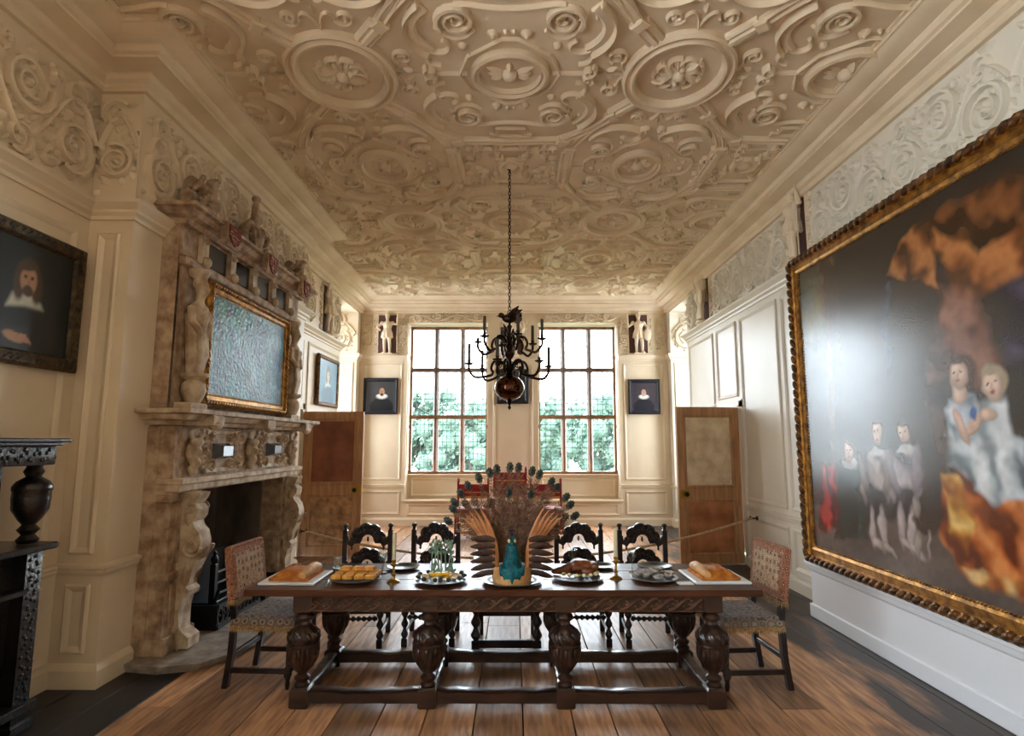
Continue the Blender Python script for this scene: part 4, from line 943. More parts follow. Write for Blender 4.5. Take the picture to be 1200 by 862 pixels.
# --- white plinth under it
pl = MB().cbox(2.95, XW-.045, 1.3, 5.98, 0.001, .47, .004).cbox(2.93, XW-.045, 1.3, 6.0, .001, .13, .008)
pl.strip([(2.95, 1.3), (2.95, 5.98), (XW-.05, 5.98)][::-1], [(-o, z) for o, z in [(0, .44), (.02, .46), (.03, .50), (.045, .51), (.045, .535), (0, .54)]][::-1]); pl.box(2.95, XW-.045, 1.3, 5.98, .46, .54)
tag(ob('display_plinth', pl, 'white', smooth=25), 'long low white boxed plinth carrying the huge gilt painting', 'plinth')
# --- overmantel painting, faded blue green
op = thing('overmantel_painting', 'faded blue-green painting in a carved gilt frame over the fireplace', 'painting', (-2.775, 5.06, 2.02), PI/2)
ow, oh = 1.86, 1.14
cv = Canvas(ow-.22, oh-.22, 60, S(52, 92, 96))
rg = random.Random(2)
for k in range(60): cv.ell(rg.uniform(0, ow), rg.uniform(0, oh), rg.uniform(.03, .12), rg.uniform(.05, .25), S(*[int(c+rg.uniform(-26, 30)) for c in (70, 110, 114)]), .9, 0, .5)
cv.noise(1.2, 6); cv.noise(1.2, 2)
cv.build('canvas', 'canvas_gloss', op, (.11, -.035, .11), (0, 0, 0))
frame_ring(ow, oh, .12, [(0, 0), (0, .04), (.02, .065), (.05, .06), (.06, .045), (.09, .05), (.115, .035), (.12, .03), (.12, 0)], 'gilt', op)
gadroon(ow, oh, .035, .05, .03, .06, 'gilt', op); gadroon(ow, oh, .098, .025, .010, .045, 'gilt', op, 'bead_edge'); ob('backboard', MB().box(.01, ow-.01, -.025, 0, .01, oh-.01), 'oak', op, smooth=0)
# --- portraits
def portrait(name, label, loc, rz, w, h, fw, fm, prof, skin, hair, coat_, bg, collar, beard=True, mat_='canvas_s', hand=False, cx=.5, edge=None, scale=1.0, dim=1):
    t = thing(name, label, 'portrait', loc, rz)
    W_, H_ = w-2*fw+.02, h-2*fw+.02; c = Canvas(W_, H_, 150 if w < 1 else 90, bg); k = min(W_, H_)*scale; cu, cvv = W_*cx, H_*.60
    c.ell(cu, 0+H_*.12, k*.42, k*.36, coat_, .15); c.poly([(cu-k*.4, -.1), (cu+k*.4, -.1), (cu+k*.14, cvv-k*.05), (cu-k*.14, cvv-k*.05)], coat_, .03)
    if collar == 'ruff':
        c.ell(cu, cvv-k*.12, k*.21, k*.10, S(222, 220, 214), .2)
        for i in range(14): a = PI*i/13; c.ell(cu-k*.19*math.cos(a), cvv-k*.12-k*.085*math.sin(a), k*.02, k*.02, S(150, 150, 148), .6)
    else:
        c.poly([(cu-k*.02, cvv-k*.04), (cu+k*.16, cvv-k*.14), (cu+k*.2, cvv-k*.2), (cu-k*.02, cvv-k*.2), (cu-k*.22, cvv-k*.24), (cu-k*.16, cvv-k*.1)], S(196, 200, 190), .03)
    c.ell(cu, cvv+k*(.08 if collar == 'ruff' else .1), k*.125, k*(.16 if collar == 'ruff' else .165), hair, .25)
    if collar != 'ruff': c.ell(cu-k*.1, cvv, k*.065, k*.16, hair, .4); c.ell(cu+k*.105, cvv, k*.065, k*.16, hair, .4)
    c.ell(cu, cvv+k*.05, k*.095, k*.135, skin, .2); c.ell(cu+k*.03, cvv+k*.03, k*.05, k*.1, tuple(min(1, x*1.15) for x in skin), .8, 0, .6)
    for s_ in (-1, 1): c.ell(cu+s_*k*.037, cvv+k*.065, k*.018, k*.010, S(40, 28, 24), .5); c.ell(cu+s_*k*.037, cvv+k*.09, k*.024, k*.007, hair, .6)
    c.ell(cu+k*.005, cvv+k*.03, k*.012, k*.035, tuple(x*.75 for x in skin), .8); c.ell(cu, cvv-k*.018, k*.03, k*.009, S(150, 70, 60), .5)
    if collar != 'ruff': c.ell(cu-k*.03, cvv+k*.18, k*.11, k*.045, hair, .5, .2)
    if beard: c.ell(cu, cvv-k*.055, k*.06, k*.055, hair, .4); c.ell(cu, cvv-k*.003, k*.04, k*.008, hair, .5)
    if hand: c.ell(cu-k*.1, H_*.12, k*.12, k*.045, skin, .3, -.2); [c.ell(cu+k*(.0+.02*i), H_*(.15-.02*i), k*.05, k*.012, skin, .3, -.2) for i in range(4)]
    c.c *= dim; c.noise(.2, 4); c.build('canvas', mat_, t, (fw-.01, -.02, fw-.01), (0, 0, 0))
    frame_ring(w, h, fw, prof, fm, t)
    if edge: gadroon(w, h, fw*.35, edge, edge*.55, .04, fm, t)
    ob('backboard', MB().box(.005, w-.005, -.015, 0, .005, h-.005), 'oak', t, smooth=0)
    return t
PB = [(0, 0), (0, .03), (.02, .042), (.05, .032), (.06, .036), (.075, .026), (.08, .018), (.08, 0)]
portrait('ruff_portrait', 'black-framed portrait of a bearded man in a ruff', (-3.17, YF-.028, 2.28), 0, .72, .77, .08, 'blackframe', PB, S(186, 140, 110), S(74, 52, 38), S(18, 20, 26), S(60, 60, 62), 'ruff', cx=.55)
portrait('ruff_portrait', 'black-framed portrait of a person in a white ruff with no beard', (2.42, YF-.028, 2.28), 0, .66, .74, .08, 'blackframe', PB, S(200, 160, 140), S(64, 44, 36), S(22, 22, 36), S(62, 54, 62), 'ruff', beard=False, cx=.48)
portrait('ruff_portrait', 'black-framed portrait on the pier between the windows, behind the chandelier', (-.36, YF-.028, 2.50), 0, .68, .74, .08, 'blackframe', PB, S(186, 140, 110), S(64, 44, 36), S(18, 20, 26), S(50, 48, 52), 'ruff')
portrait('cavalier_portrait', 'dark portrait of a long-haired man in a white collar, near the black cupboard', (-XW+.03, 3.18, 2.20), PI/2, 1.04, .92, .10, 'gilt_old', [(0, 0), (0, .035), (.02, .055), (.05, .05), (.07, .04), (.085, .045), (.10, .025), (.10, 0)], S(176, 134, 104), S(72, 54, 40), S(14, 20, 22), S(18, 28, 30), 'falling', hand=True, cx=.56, edge=.05, scale=.95)
portrait('blue_portrait', 'blue-green half-length portrait in a thin wooden frame above the leather-panelled door', (-XW+.03, 9.49, 2.31), PI/2, 1.10, .86, .07, 'gilt_d', [(0, 0), (0, .03), (.02, .05), (.05, .04), (.07, .02), (.07, 0)], S(196, 176, 140), S(96, 96, 70), S(52, 92, 110), S(70, 120, 138), 'falling', beard=False)
# ================================================================== DOORS
def door(n, label, hinge, rz, w, h, flip, mats):
    d = tag(bpy.data.objects.new('door_%d' % n, None), label, kind='structure'); COL.objects.link(d); d.location = hinge; d.rotation_euler = (0, 0, rz)
    st = .10; zm = .98; t = .022
    leaf = MB()
    for x0, x1, z0, z1 in ((0, st, 0, h), (w-st, w, 0, h), (st, w-st, 0, .13), (st, w-st, zm-.09, zm+.07), (st, w-st, h-.11, h)): leaf.box(x0, x1, -t, t, z0, z1)
    ob('door_frame', leaf, mats[0], d, smooth=0)
    for z0, z1, mm in ((.13, zm-.09, mats[2]), (zm+.07, h-.11, mats[1])):
        ob('door_panel', MB().box(st-.005, w-st+.005, -.010, .010, z0-.005, z1+.005), mm, d, smooth=0)
        for s in (-1, 1):
            pm = panel_mesh(w-2*st, z1-z0, .016, .04); pm.v = [(x+st, s*(.010+z), y+z0) for x, y, z in pm.v]; ob('panel_moulding', pm, mats[0], d, smooth=25)
    kx = w-.12
    ob('lock_plate', MB().cbox(w-.16, w-.001, -t-.006, -t, zm-.07, zm+.05, .002), 'brass', d, smooth=0)
    ob('door_knob', MB().lathe([(.012, 0), (.012, -.02), (.03, -.035), (.034, -.05), (.024, -.065), (0, -.068)], 14, (kx+.02, -t-.005, zm-.01), ax='y'), 'iron', d)
    return d
# right leaf: hinged at wall, standing out into the room, seen from the near side
door(1, 'open door with pale worn canvas upper panel and brown lower panel', (3.24, 8.44, .012), PI-.10+.0, .95, 2.19, 1, ('door_f', 'door_c', 'door_b')).rotation_euler = (0, 0, PI+.16)
door(2, 'open door with two mottled brown leather panels beside the fireplace', (-3.24, 9.02, .012), 0, .92, 2.16, 1, ('door_f', 'door_d', 'door_o'))
# right leaf was turned by half a circle: its lock side faces the far wall, so mirror it to face the camera
for o in bpy.data.objects:
    if o.parent and o.parent.name == 'door_1' and o.name.startswith(('lock_plate', 'door_knob')): o.scale = (1, -1, 1)
tr = MB()
for y0, y1, z0, z1 in ((8.28, 8.40, 0, 2.3), (9.32, 9.42, 0, 2.3), (8.28, 9.42, 2.2, 2.32)): tr.cbox(XW-.03, XW, y0, y1, z0, z1, .006)
struct('trim_21', tr, 'wall_r', 'painted door surround behind the canvas-panelled door', 0)
tr = MB()
for y0, y1, z0, z1 in ((8.95, 9.05, 0, 2.3), (8.0, 8.03, 0, 2.3), (8.03, 9.05, 2.2, 2.32)): tr.cbox(-XW, -XW+.03, y0, y1, z0, z1, .006)
struct('trim_22', tr, 'wall', 'painted door surround behind the leather-panelled door', 0)
# ================================================================== BARRIER ROPE
rp = thing('barrier_rope', 'pale twisted barrier rope sagging across the room behind the chairs', 'rope', (0, 8.1, 0))
A, Bp = PX(881, 607, 3.14), Vector((-2.60, 7.42, .60))
pts = []
for i in range(41):
    t = i/40; p = A.lerp(Bp, t); p.z -= 4*t*(1-t)*.42; pts.append((p.x, p.y-8.1, p.z))
ob('rope', MB().tube(pts, .016, 8), 'rope', rp)
for p in (A, Bp):
    s = 1 if p.x > 0 else -1
    ob('hook', MB().tube([(p.x+s*.07, p.y-8.1, p.z), (p.x-s*.01, p.y-8.1, p.z), (p.x-s*.02, p.y-8.1, p.z+.03)], .01, 6).lathe([(.03, 0), (.03, .01)], 10, (p.x+s*.065, p.y-8.1, p.z), ax='x'), 'iron', rp)
# ================================================================== TABLE
TZ = .745; TX = -.04; TYF, TYB = 3.93, 4.78
tb = thing('dining_table', 'long dark oak refectory table with carved frieze and bulbous legs', 'table', (TX, 4.36, 0))
yl = [TYF-4.36, TYF-4.36+.30, TYF-4.36+.58, TYB-4.36]
for i in range(3): ob('table_board', MB().cbox(-1.72, 1.66, yl[i]+.001, yl[i+1]-.001, TZ-.042, TZ, .006), 'oak_top', tb, smooth=0)
LXS = [-1.345, -.52, .375, 1.345]; LYS = [-.34, .36]
FL = lambda a, z: (.085*math.cos(10*a)*math.cos((z-.32)*9) if .23 < z < .38 else (.07*math.cos(9*a+z*40) if .404 < z < .50 else 0))
lp = [(.045, .12), (.05, .14), (.036, .155), (.05, .175), (.05, .185), (.032, .2), (.032, .21), (.05, .225), (.075, .265), (.093, .31), (.1, .35), (.099, .375), (.107, .385), (.107, .40), (.094, .406), (.102, .425), (.1, .445), (.085, .475), (.055, .50), (.036, .512), (.034, .53), (.056, .545), (.06, .56), (.05, .575), (.04, .585), (.046, .6)]
lg = MB().lathe(lp, 60, flute=FL)
for k in range(14):
    a = 2*PI*k/14; lg.blob((.094*math.cos(a), .094*math.sin(a), .448), (.013, .016, .030), 6, 5, Matrix.Rotation(a, 3, 'Z') @ Matrix.Rotation(-.35, 3, 'Y') @ Matrix.Rotation(.5, 3, 'X'))
for k in range(10):
    a = 2*PI*k/10; lg.blob((.088*math.cos(a), .088*math.sin(a), .315), (.016, .020, .050), 6, 5, Matrix.Rotation(a, 3, 'Z') @ Matrix.Rotation(.25, 3, 'Y')); a += PI/10; lg.blob((.094*math.cos(a), .094*math.sin(a), .35), (.010, .012, .028), 6, 5, Matrix.Rotation(a, 3, 'Z'))
me_leg = mesh_of(lg.cbox(-.06, .06, -.06, .06, 0, .125, .012).cbox(-.06, .06, -.06, .06, .595, TZ-.042, .006), 'table_leg', 40)
for lx in LXS:
    for ly in LYS: link('leg', me_leg, 'oak', tb, (lx, ly, 0))
def rail(x0, x1, y, back=False):
    r = ob('frieze_rail', MB().cbox(x0, x1, y-.025, y+.025, .595, TZ-.042, .004), 'oak', tb, smooth=0)
    if back: return
    L_ = x1-x0; n = round(L_/.105); m = MB(); m.M = Matrix(((1, 0, 0, x0), (0, 0, -1, y-.025), (0, 1, 0, .648), (0, 0, 0, 1)))
    for k in range(n):
        u = (k+.5)*L_/n; m.ridge(bez((u-.07, -.036), (u-.01, -.036), (u+.01, .036), (u+.07, .036), 8), .008, .017); m.ridge(spiral(u-.025, .012, .022, 3.5, 1.0, 1), .006, .015); m.dome(u-.02, .01, .007, .01, 6); m.dome(u+.028, -.016, .007, .01, 6)
    for v in (-.046, .046): m.ridge([(0, v), (L_, v)], .004, .006)
    ob('scroll_carving', m, 'oak_carve', r, smooth=50)
for i in range(3): rail(LXS[i]+.06, LXS[i+1]-.06, LYS[0]-.02); rail(LXS[i]+.06, LXS[i+1]-.06, LYS[1]+.02, True)
for lx in (LXS[0], LXS[-1]): ob('end_rail', MB().cbox(lx-.025, lx+.025, LYS[0]+.06, LYS[1]-.06, .595, TZ-.042, .004), 'oak', tb, smooth=0)
def stretcher(a, b, w=.05, h0=.035, h1=.105, seed=0):
    rs = random.Random(seed); a, b = Vector(a), Vector(b); n = 12; d = (b-a).normalized(); nn = Vector((-d.y, d.x)); m = MB(); vs = []; fs = []
    for i in range(n+1):
        p = a.lerp(b, i/n); sg = -.012*math.sin(PI*i/n)+rs.uniform(-.004, .004); o = rs.uniform(-.004, .004)
        for s, z in ((-1, h0), (1, h0), (1, h1+sg), (.7, h1+.008+sg), (-.7, h1+.008+sg), (-1, h1+sg)): vs.append((p.x+nn.x*(s*w+o), p.y+nn.y*(s*w+o), z))
    for i in range(n):
        for k in range(6): k2 = (k+1) % 6; fs.append((i*6+k, i*6+k2, i*6+6+k2, i*6+6+k))
    fs += [tuple(range(6)), tuple(n*6+k for k in range(6))[::-1]]
    return m.add(vs, fs)
sd = 0
for ly in LYS:
    for i in range(3): sd += 1; ob('stretcher', stretcher((LXS[i]+.06, ly), (LXS[i+1]-.06, ly), seed=sd), 'oak', tb, smooth=30)
for lx in LXS: sd += 1; ob('cross_stretcher', stretcher((lx, LYS[0]+.06), (lx, LYS[1]-.06), .04, seed=sd), 'oak', tb, smooth=30)
# ================================================================== CHAIRS
def turned(h0, h1, n=5, r=.022):
    L_ = h1-h0; p = [(r*1.1, h0)]
    for k in range(n):
        z = h0 + L_*k/n; e = L_/n; p += [(r*.55, z+.05*e), (r*1.15, z+.35*e), (r*1.2, z+.5*e), (r*.8, z+.75*e), (r*.55, z+.95*e)]
    p.append((r, h1)); return p
def hoop_poly(w, R, zc, wing):
    # scalloped arch with a round cut-out and wings to the posts (x, z)
    out = [(-w, zc+wing), (-w*.93, zc+wing)]
    n = 44
    for i in range(n+1):
        a = PI - PI*i/n; r = R + .020*abs(math.sin(4.5*a)); out.append((r*math.cos(a), zc + r*math.sin(a)))
    out += [(w*.93, zc+wing), (w, zc+wing), (w, zc-.02), (w*.74, zc-.045), (w*.62, zc-.015)]
    ri = R*.36
    out += [(ri+.015, zc-.015)] + [(ri*math.cos(a), zc+.01+ri*math.sin(a)) for a in [PI*.0+PI*i/10 for i in range(11)]] + [(-ri-.015, zc-.015), (-w*.62, zc-.015), (-w*.74, zc-.045), (-w, zc-.02)]
    return out
def carved_chair(label, loc, rz):
    t = thing('carved_chair', label, 'chair', loc, rz, 'carved chairs along the far side of the table')
    return t
# parts in local coords, chair faces -y (toward the table and camera)
CH_PARTS = []
def cpart(name, mb, m, smooth=35): CH_PARTS.append((name, mesh_of(mb, name, smooth), m))
for s in (-1, 1):
    cpart('back_post', MB().cbox(s*.205-.021, s*.205+.021, .20, .245, 0, .90, .005).lathe([(.014, .90), (.020, .908), (.013, .918), (.025, .935), (.021, .952), (0, .96)], 10, (s*.205, .222, 0)), 'ebony2')
    cpart('front_leg', MB().lathe(turned(.06, .40, 4, .026), 12, (s*.20, -.19, 0)).cbox(s*.20-.024, s*.20+.024, -.214, -.166, 0, .07, .004).cbox(s*.20-.024, s*.20+.024, -.214, -.166, .385, .43, .004), 'ebony2')
    cpart('side_stretcher', MB().cbox(s*.20-.012, s*.20+.012, -.17, .21, .10, .135, .003), 'ebony2', 0)
cpart('seat', MB().cbox(-.235, .235, -.235, .235, .43, .46, .008).cbox(-.21, .21, -.2, .2, .37, .43, .004), 'ebony2', 0)
cpart('bobbin_stretcher', MB().lathe([(r, z) for r, z in turned(-.18, .18, 8, .02)], 10, (0, -.19, .235), ax='x'), 'ebony2')
cpart('back_stretcher', MB().cbox(-.19, .19, .21, .235, .16, .2, .003), 'ebony2', 0)
for zc, R in ((.795, .15), (.575, .15)):
    m = MB(); m.M = Matrix(((1, 0, 0, 0), (0, 0, 1, .222), (0, 1, 0, 0), (0, 0, 0, 1))); m.prism(hoop_poly(.188, R, zc, .05), -.016, .016); m.M = None
    for i in range(9):
        a = PI*(i+.5)/9; m.blob((R*.97*math.cos(a), .204, zc+R*.97*math.sin(a)), (.022, .014, .022), 6, 4); m.blob((R*.66*math.cos(a), .205, zc+R*.66*math.sin(a)), (.018, .012, .022), 6, 4)
    m.lathe([(.0, -.05), (.012, -.035), (.008, -.02), (.012, -.01)], 8, (-.145, .222, zc-.03)).lathe([(.0, -.05), (.012, -.035), (.008, -.02), (.012, -.01)], 8, (.145, .222, zc-.03)); m.lathe([(0, -.05), (.012, -.03), (.007, -.01), (.01, 0)], 8, (0, .222, zc+.045))
    cpart('scalloped_rail', m, 'ebony2', 30)
chx = [(-1.33, 5.27, .05, 'carved dark chair behind the tray of toasted bread'), (-.72, 5.32, .0, 'carved dark chair behind the platter of tall herbs'), (.60, 5.32, 0, 'carved dark chair behind the roast meat dish'), (1.17, 5.28, -.05, 'carved dark chair behind the dish of oysters')]
for x, y, rz, lb in chx:
    t = carved_chair(lb, (x, y, 0), rz)
    for nm, me, mm in CH_PARTS: link(nm, me, mm, t)
# armchair in the middle, behind the peacock
ac = thing('oak_armchair', 'dark oak armchair with turned front posts behind the peacock pie', 'armchair', (-.06, 5.20, 0))
def ap(name, mb, sm=35): return ob(name, mb, 'ebony2', ac, smooth=sm)
for s in (-1, 1):
    ap('front_leg', MB().lathe(turned(.10, .40, 3, .034), 14, (s*.25, -.24, 0)).cbox(s*.25-.032, s*.25+.032, -.272, -.208, 0, .11, .005).cbox(s*.25-.032, s*.25+.032, -.272, -.208, .39, .47, .005).lathe(turned(.47, .70, 2, .026), 12, (s*.25, -.24, 0)))
    ap('back_post', MB().cbox(s*.24-.028, s*.24+.028, .21, .265, 0, .92, .006)); ap('arm', MB().cbox(s*.25-.035, s*.25+.035, -.30, .22, .70, .735, .012))
    ap('side_stretcher', MB().cbox(s*.25-.018, s*.25+.018, -.21, .22, .06, .11, .004), 0)
ap('seat', MB().cbox(-.29, .29, -.28, .27, .45, .48, .008), 0); ap('front_stretcher', MB().cbox(-.22, .22, -.262, -.222, .05, .11, .004), 0); ap('back_stretcher', MB().cbox(-.22, .22, .22, .255, .16, .22, .004), 0)
ap('apron', MB().cbox(-.22, .22, -.25, -.225, .38, .45, .004), 0); ap('back_panel', MB().cbox(-.215, .215, .228, .248, .55, .84, .006), 0); ap('crest_rail', MB().cbox(-.215, .215, .215, .26, .84, .91, .01), 0)
# upholstered end chairs (face +x in local coords)
def fringe(m, a, b, z, drop, n, out=(0, 0)):
    rs = random.Random(n)
    for i in range(n):
        t0, t1 = i/n, (i+1)/n; p0 = (a[0]+(b[0]-a[0])*t0, a[1]+(b[1]-a[1])*t0); p1 = (a[0]+(b[0]-a[0])*t1, a[1]+(b[1]-a[1])*t1)
        d = drop*rs.uniform(.75, 1.15); ox, oy = out
        pm = ((p0[0]+p1[0])/2+ox*1.6, (p0[1]+p1[1])/2+oy*1.6)
        m.add([(p0[0], p0[1], z), (p1[0], p1[1], z), (p1[0]+ox, p1[1]+oy, z-d*.5), (pm[0], pm[1], z-d), (p0[0]+ox, p0[1]+oy, z-d*.5)], [(0, 1, 2, 3, 4)])
def turkey_chair(label, loc, rz):
    t = thing('upholstered_chair', label, 'chair', loc, rz)
    for s in (-1, 1):
        pts = [(-.245, s*.215, 0), (-.215, s*.215, .22), (-.205, s*.215, .46), (-.212, s*.215, .53), (-.222, s*.215, .60)]
        m = MB(); vs = []; fs = []
        for p in pts: vs += [(p[0]+dx, p[1]+dy, p[2]) for dx, dy in ((-.02, -.02), (.02, -.02), (.02, .02), (-.02, .02))]
        for i in range(4):
            for k in range(4): k2 = (k+1) % 4; fs.append((i*4+k, i*4+k2, i*4+4+k2, i*4+4+k))
        m.add(vs, fs+[(0, 1, 2, 3), (16, 17, 18, 19)]); ob('back_leg', m, 'ebony2', t, smooth=20)
        ob('front_leg', MB().lathe([(.02, .07), (.016, .10), (.019, .2), (.016, .37), (.02, .39)], 10, (.20, s*.215, 0)).cbox(.18, .22, s*.215-.02, s*.215+.02, .08, .15, .004).lathe([(.012, 0), (.018, .03), (.014, .055), (.02, .08)], 10, (.20, s*.215, 0)), 'ebony2', t)
        ob('side_stretcher', MB().cbox(-.21, .19, s*.215-.013, s*.215+.013, .10, .135, .003), 'ebony2', t, smooth=0)
    ob('back_stretcher', MB().cbox(-.235, -.205, -.2, .2, .19, .225, .003), 'ebony2', t, smooth=0); ob('front_stretcher', MB().cbox(.187, .213, -.2, .2, .10, .135, .003), 'ebony2', t, smooth=0)
    s_ = ob('seat', MB().cbox(-.22, .24, -.245, .245, .40, .485, .03), 'turk_seat', t)
    m = MB(); z = .425
    for a, b, o in (((-.22, -.246), (.24, -.246), (0, -.006)), ((.241, -.245), (.241, .245), (.006, 0)), ((.24, .246), (-.22, .246), (0, .006))): fringe(m, a, b, z, .05, 34, o)
    ob('fringe', m, 'fringe', s_, smooth=0, fixn=False)['kind'] = 'stuff'
    q = MB(); q.M = Matrix.Translation((-.222, 0, .585)) @ Matrix.Rotation(-.13, 4, 'Y'); q.cbox(-.03, .022, -.238, .238, .0, .375, .012)
    b_ = ob('backrest', q, 'turk_border', t)
    q = MB(); q.M = Matrix.Translation((-.222, 0, .585)) @ Matrix.Rotation(-.13, 4, 'Y'); q.cbox(.018, .027, -.19, .19, .06, .315, .004); ob('woven_panel', q, 'turk_back', b_, smooth=0)
    m = MB(); fringe(m, (-.196, -.238), (-.196, .238), .592, .055, 34, (.004, 0)); fringe(m, (-.252, -.24), (-.196, -.24), .592, .05, 6, (0, -.004)); fringe(m, (-.252, .24), (-.196, .24), .592, .05, 6, (0, .004)); fringe(m, (-.254, -.238), (-.254, .238), .592, .055, 34, (-.004, 0))
    ob('fringe', m, 'fringe', b_, smooth=0, fixn=False)['kind'] = 'stuff'
    nl = MB(); q = MB(); q.M = Matrix.Translation((-.222, 0, .585)) @ Matrix.Rotation(-.13, 4, 'Y')
    for k in range(16): q.blob((.023, -.225+.03*k, .362), .006, 6, 4)
    for k in range(11):
        for s in (-1, 1): q.blob((.023, s*.228, .03+.032*k), .006, 6, 4)
    nl.merge(q); ob('nails', nl, 'brass', b_)['kind'] = 'stuff'
    return t
turkey_chair('turkey-work upholstered chair at the table end in front of the fireplace', (-1.76, 4.50, 0), -.06)
turkey_chair('turkey-work upholstered chair at the table end near the huge painting', (1.66, 4.48, 0), PI+.06)
# red chairs of state
def red_chair(label, loc, w, hback, arms):
    t = thing('red_velvet_chair', label, 'chair', loc, 0, None); hw = w/2
    for s in (-1, 1):
        ob('back_post', MB().cbox(s*hw-.02, s*hw+.02, .22, .26, 0, hback, .004), 'red', t, smooth=0)
        ob('finial', MB().lathe([(.02, 0), (.03, .02), (.02, .04), (.03, .06), (0, .09)], 10, (s*hw, .24, hback)), 'red', t)
        ob('front_leg', MB().cbox(s*hw-.02, s*hw+.02, -.25, -.21, 0, .44, .004), 'red', t, smooth=0); ob('side_rail', MB().cbox(s*hw-.015, s*hw+.015, -.21, .22, .06, .10, .003), 'fringe_g', t, smooth=0)
        if arms: ob('arm', MB().cbox(s*hw-.03, s*hw+.03, -.26, .24, .64, .68, .01).cbox(s*hw-.02, s*hw+.02, -.24, -.2, .44, .64, .004), 'red', t, smooth=0)
    b = ob('backrest', MB().cbox(-hw+.02, hw-.02, .225, .255, .68, hback-.03, .008), 'red', t, smooth=0)
    ob('gold_trim', MB().cbox(-hw+.02, hw-.02, .218, .226, .66, .70, .002).cbox(-hw+.02, hw-.02, .218, .226, hback-.19, hback-.17, .002), 'fringe_g', b, smooth=0)
    s_ = ob('seat', MB().cbox(-hw-.02, hw+.02, -.27, .26, .42, .52, .03), 'red', t)
    m = MB(); fringe(m, (-hw-.02, -.272), (hw+.02, -.272), .45, .10, 40, (0, -.006)); fringe(m, (-hw-.022, .26), (-hw-.022, -.27), .45, .10, 30, (-.006, 0)); fringe(m, (hw+.022, -.27), (hw+.022, .26), .45, .10, 30, (.006, 0)); ob('gold_fringe', m, 'fringe_g', s_, smooth=0, fixn=False)['kind'] = 'stuff'
    ob('front_rail', MB().cbox(-hw, hw, -.24, -.21, .08, .13, .004).cbox(-hw, hw, -.24, -.21, .2, .24, .004), 'fringe_g', t, smooth=0)
    return t
red_chair('tall-backed red velvet armchair with gold fringe, between two lower red chairs', (-.07, 11.0, 0), .60, 1.16, True)
red_chair('low-backed red velvet chair beside the tall red armchair, toward the fireplace', (-.76, 10.85, 0), .56, .95, False)['group'] = 'low red chairs'
red_chair('low-backed red velvet chair beside the tall red armchair, toward the huge painting', (.60, 10.85, 0), .56, .95, False)['group'] = 'low red chairs'
# ================================================================== COURT CUPBOARD (faces +x)
cc = thing('court_cupboard', 'black carved oak court cupboard with bulbous corner posts against the wall', 'cupboard', (-2.88, 3.2, 0))
def cp(name, mb, sm=35, par=None): return ob(name, mb, 'ebony', par or cc, smooth=sm)
cy0, cy1 = -.85, .52
for y in (cy0+.07, cy1-.07):
    cp('bulbous_post', MB().lathe([(.05, 1.09), (.06, 1.11), (.035, 1.14), (.06, 1.17), (.035, 1.20), (.06, 1.23), (.095, 1.29), (.10, 1.36), (.098, 1.40), (.104, 1.41), (.104, 1.43), (.085, 1.46), (.04, 1.49), (.055, 1.52), (.04, 1.55), (.07, 1.58)], 24, (-.10, y, 0)))
    m = MB().cbox(-.16, -.04, y-.06, y+.06, .06, 1.04, .008)
    for k in range(54):
        z_ = .11+.017*k; a_ = k*1.9; m.blob((-.04, y+.035*math.sin(a_), z_), (.010, .014, .012), 6, 4); m.blob((-.1+.035*math.cos(a_), y+.06*(1 if y > 0 else -1), z_), (.014, .010, .012), 6, 4)
    cp('carved_post', m, 50); cp('foot', MB().cbox(-.18, -.02, y-.08, y+.08, 0, .065, .012), 0)
cp('top_board', MB().cbox(-.40, .03, cy0-.05, cy1+.05, 1.70, 1.725, .006).cbox(-.40, .0, cy0-.02, cy1+.02, 1.68, 1.70, .004), 0)
m = MB().cbox(-.39, -.03, cy0, cy1, 1.56, 1.685, .006)
for k in range(70): m.blob((-.03, cy0+.04+.0185*k, 1.62+.035*math.sin(k*1.3)), (.010, .012, .014), 6, 4)
for k in range(20): m.blob((-.37+.0175*k, cy1, 1.62+.035*math.sin(k*1.3)), (.012, .010, .014), 6, 4)
cp('frieze', m, 50)
cp('middle_shelf', MB().cbox(-.40, .02, cy0-.03, cy1+.03, 1.045, 1.085, .008), 0); cp('lower_shelf', MB().cbox(-.39, -.0, cy0, cy1, .12, .17, .006), 0)
up = cp('upper_cabinet', MB().cbox(-.39, -.22, cy0+.05, cy1-.16, 1.085, 1.56, .006), 0)
for k in range(3): cp('carved_panel', MB().cbox(-.222, -.205, cy0+.1+.37*k, cy0+.42+.37*k, 1.13, 1.5, .006).blob((-.205, cy0+.26+.37*k, 1.31), (.014, .1, .12), 10, 6), 40, up)
lo = cp('lower_cabinet', MB().cbox(-.39, -.12, cy0+.13, cy1-.13, .17, 1.045, .006), 0)
for k in range(2): cp('cupboard_door', MB().cbox(-.122, -.105, cy0+.17+.52*k, cy0+.65+.52*k, .24, .97, .006).blob((-.105, cy0+.41+.52*k, .6), (.012, .16, .25), 10, 6), 40, lo)
cp('shelf_edge', MB().cbox(-.15, -.02, cy0+.13, cy1-.13, .80, .83, .004), 0, lo)
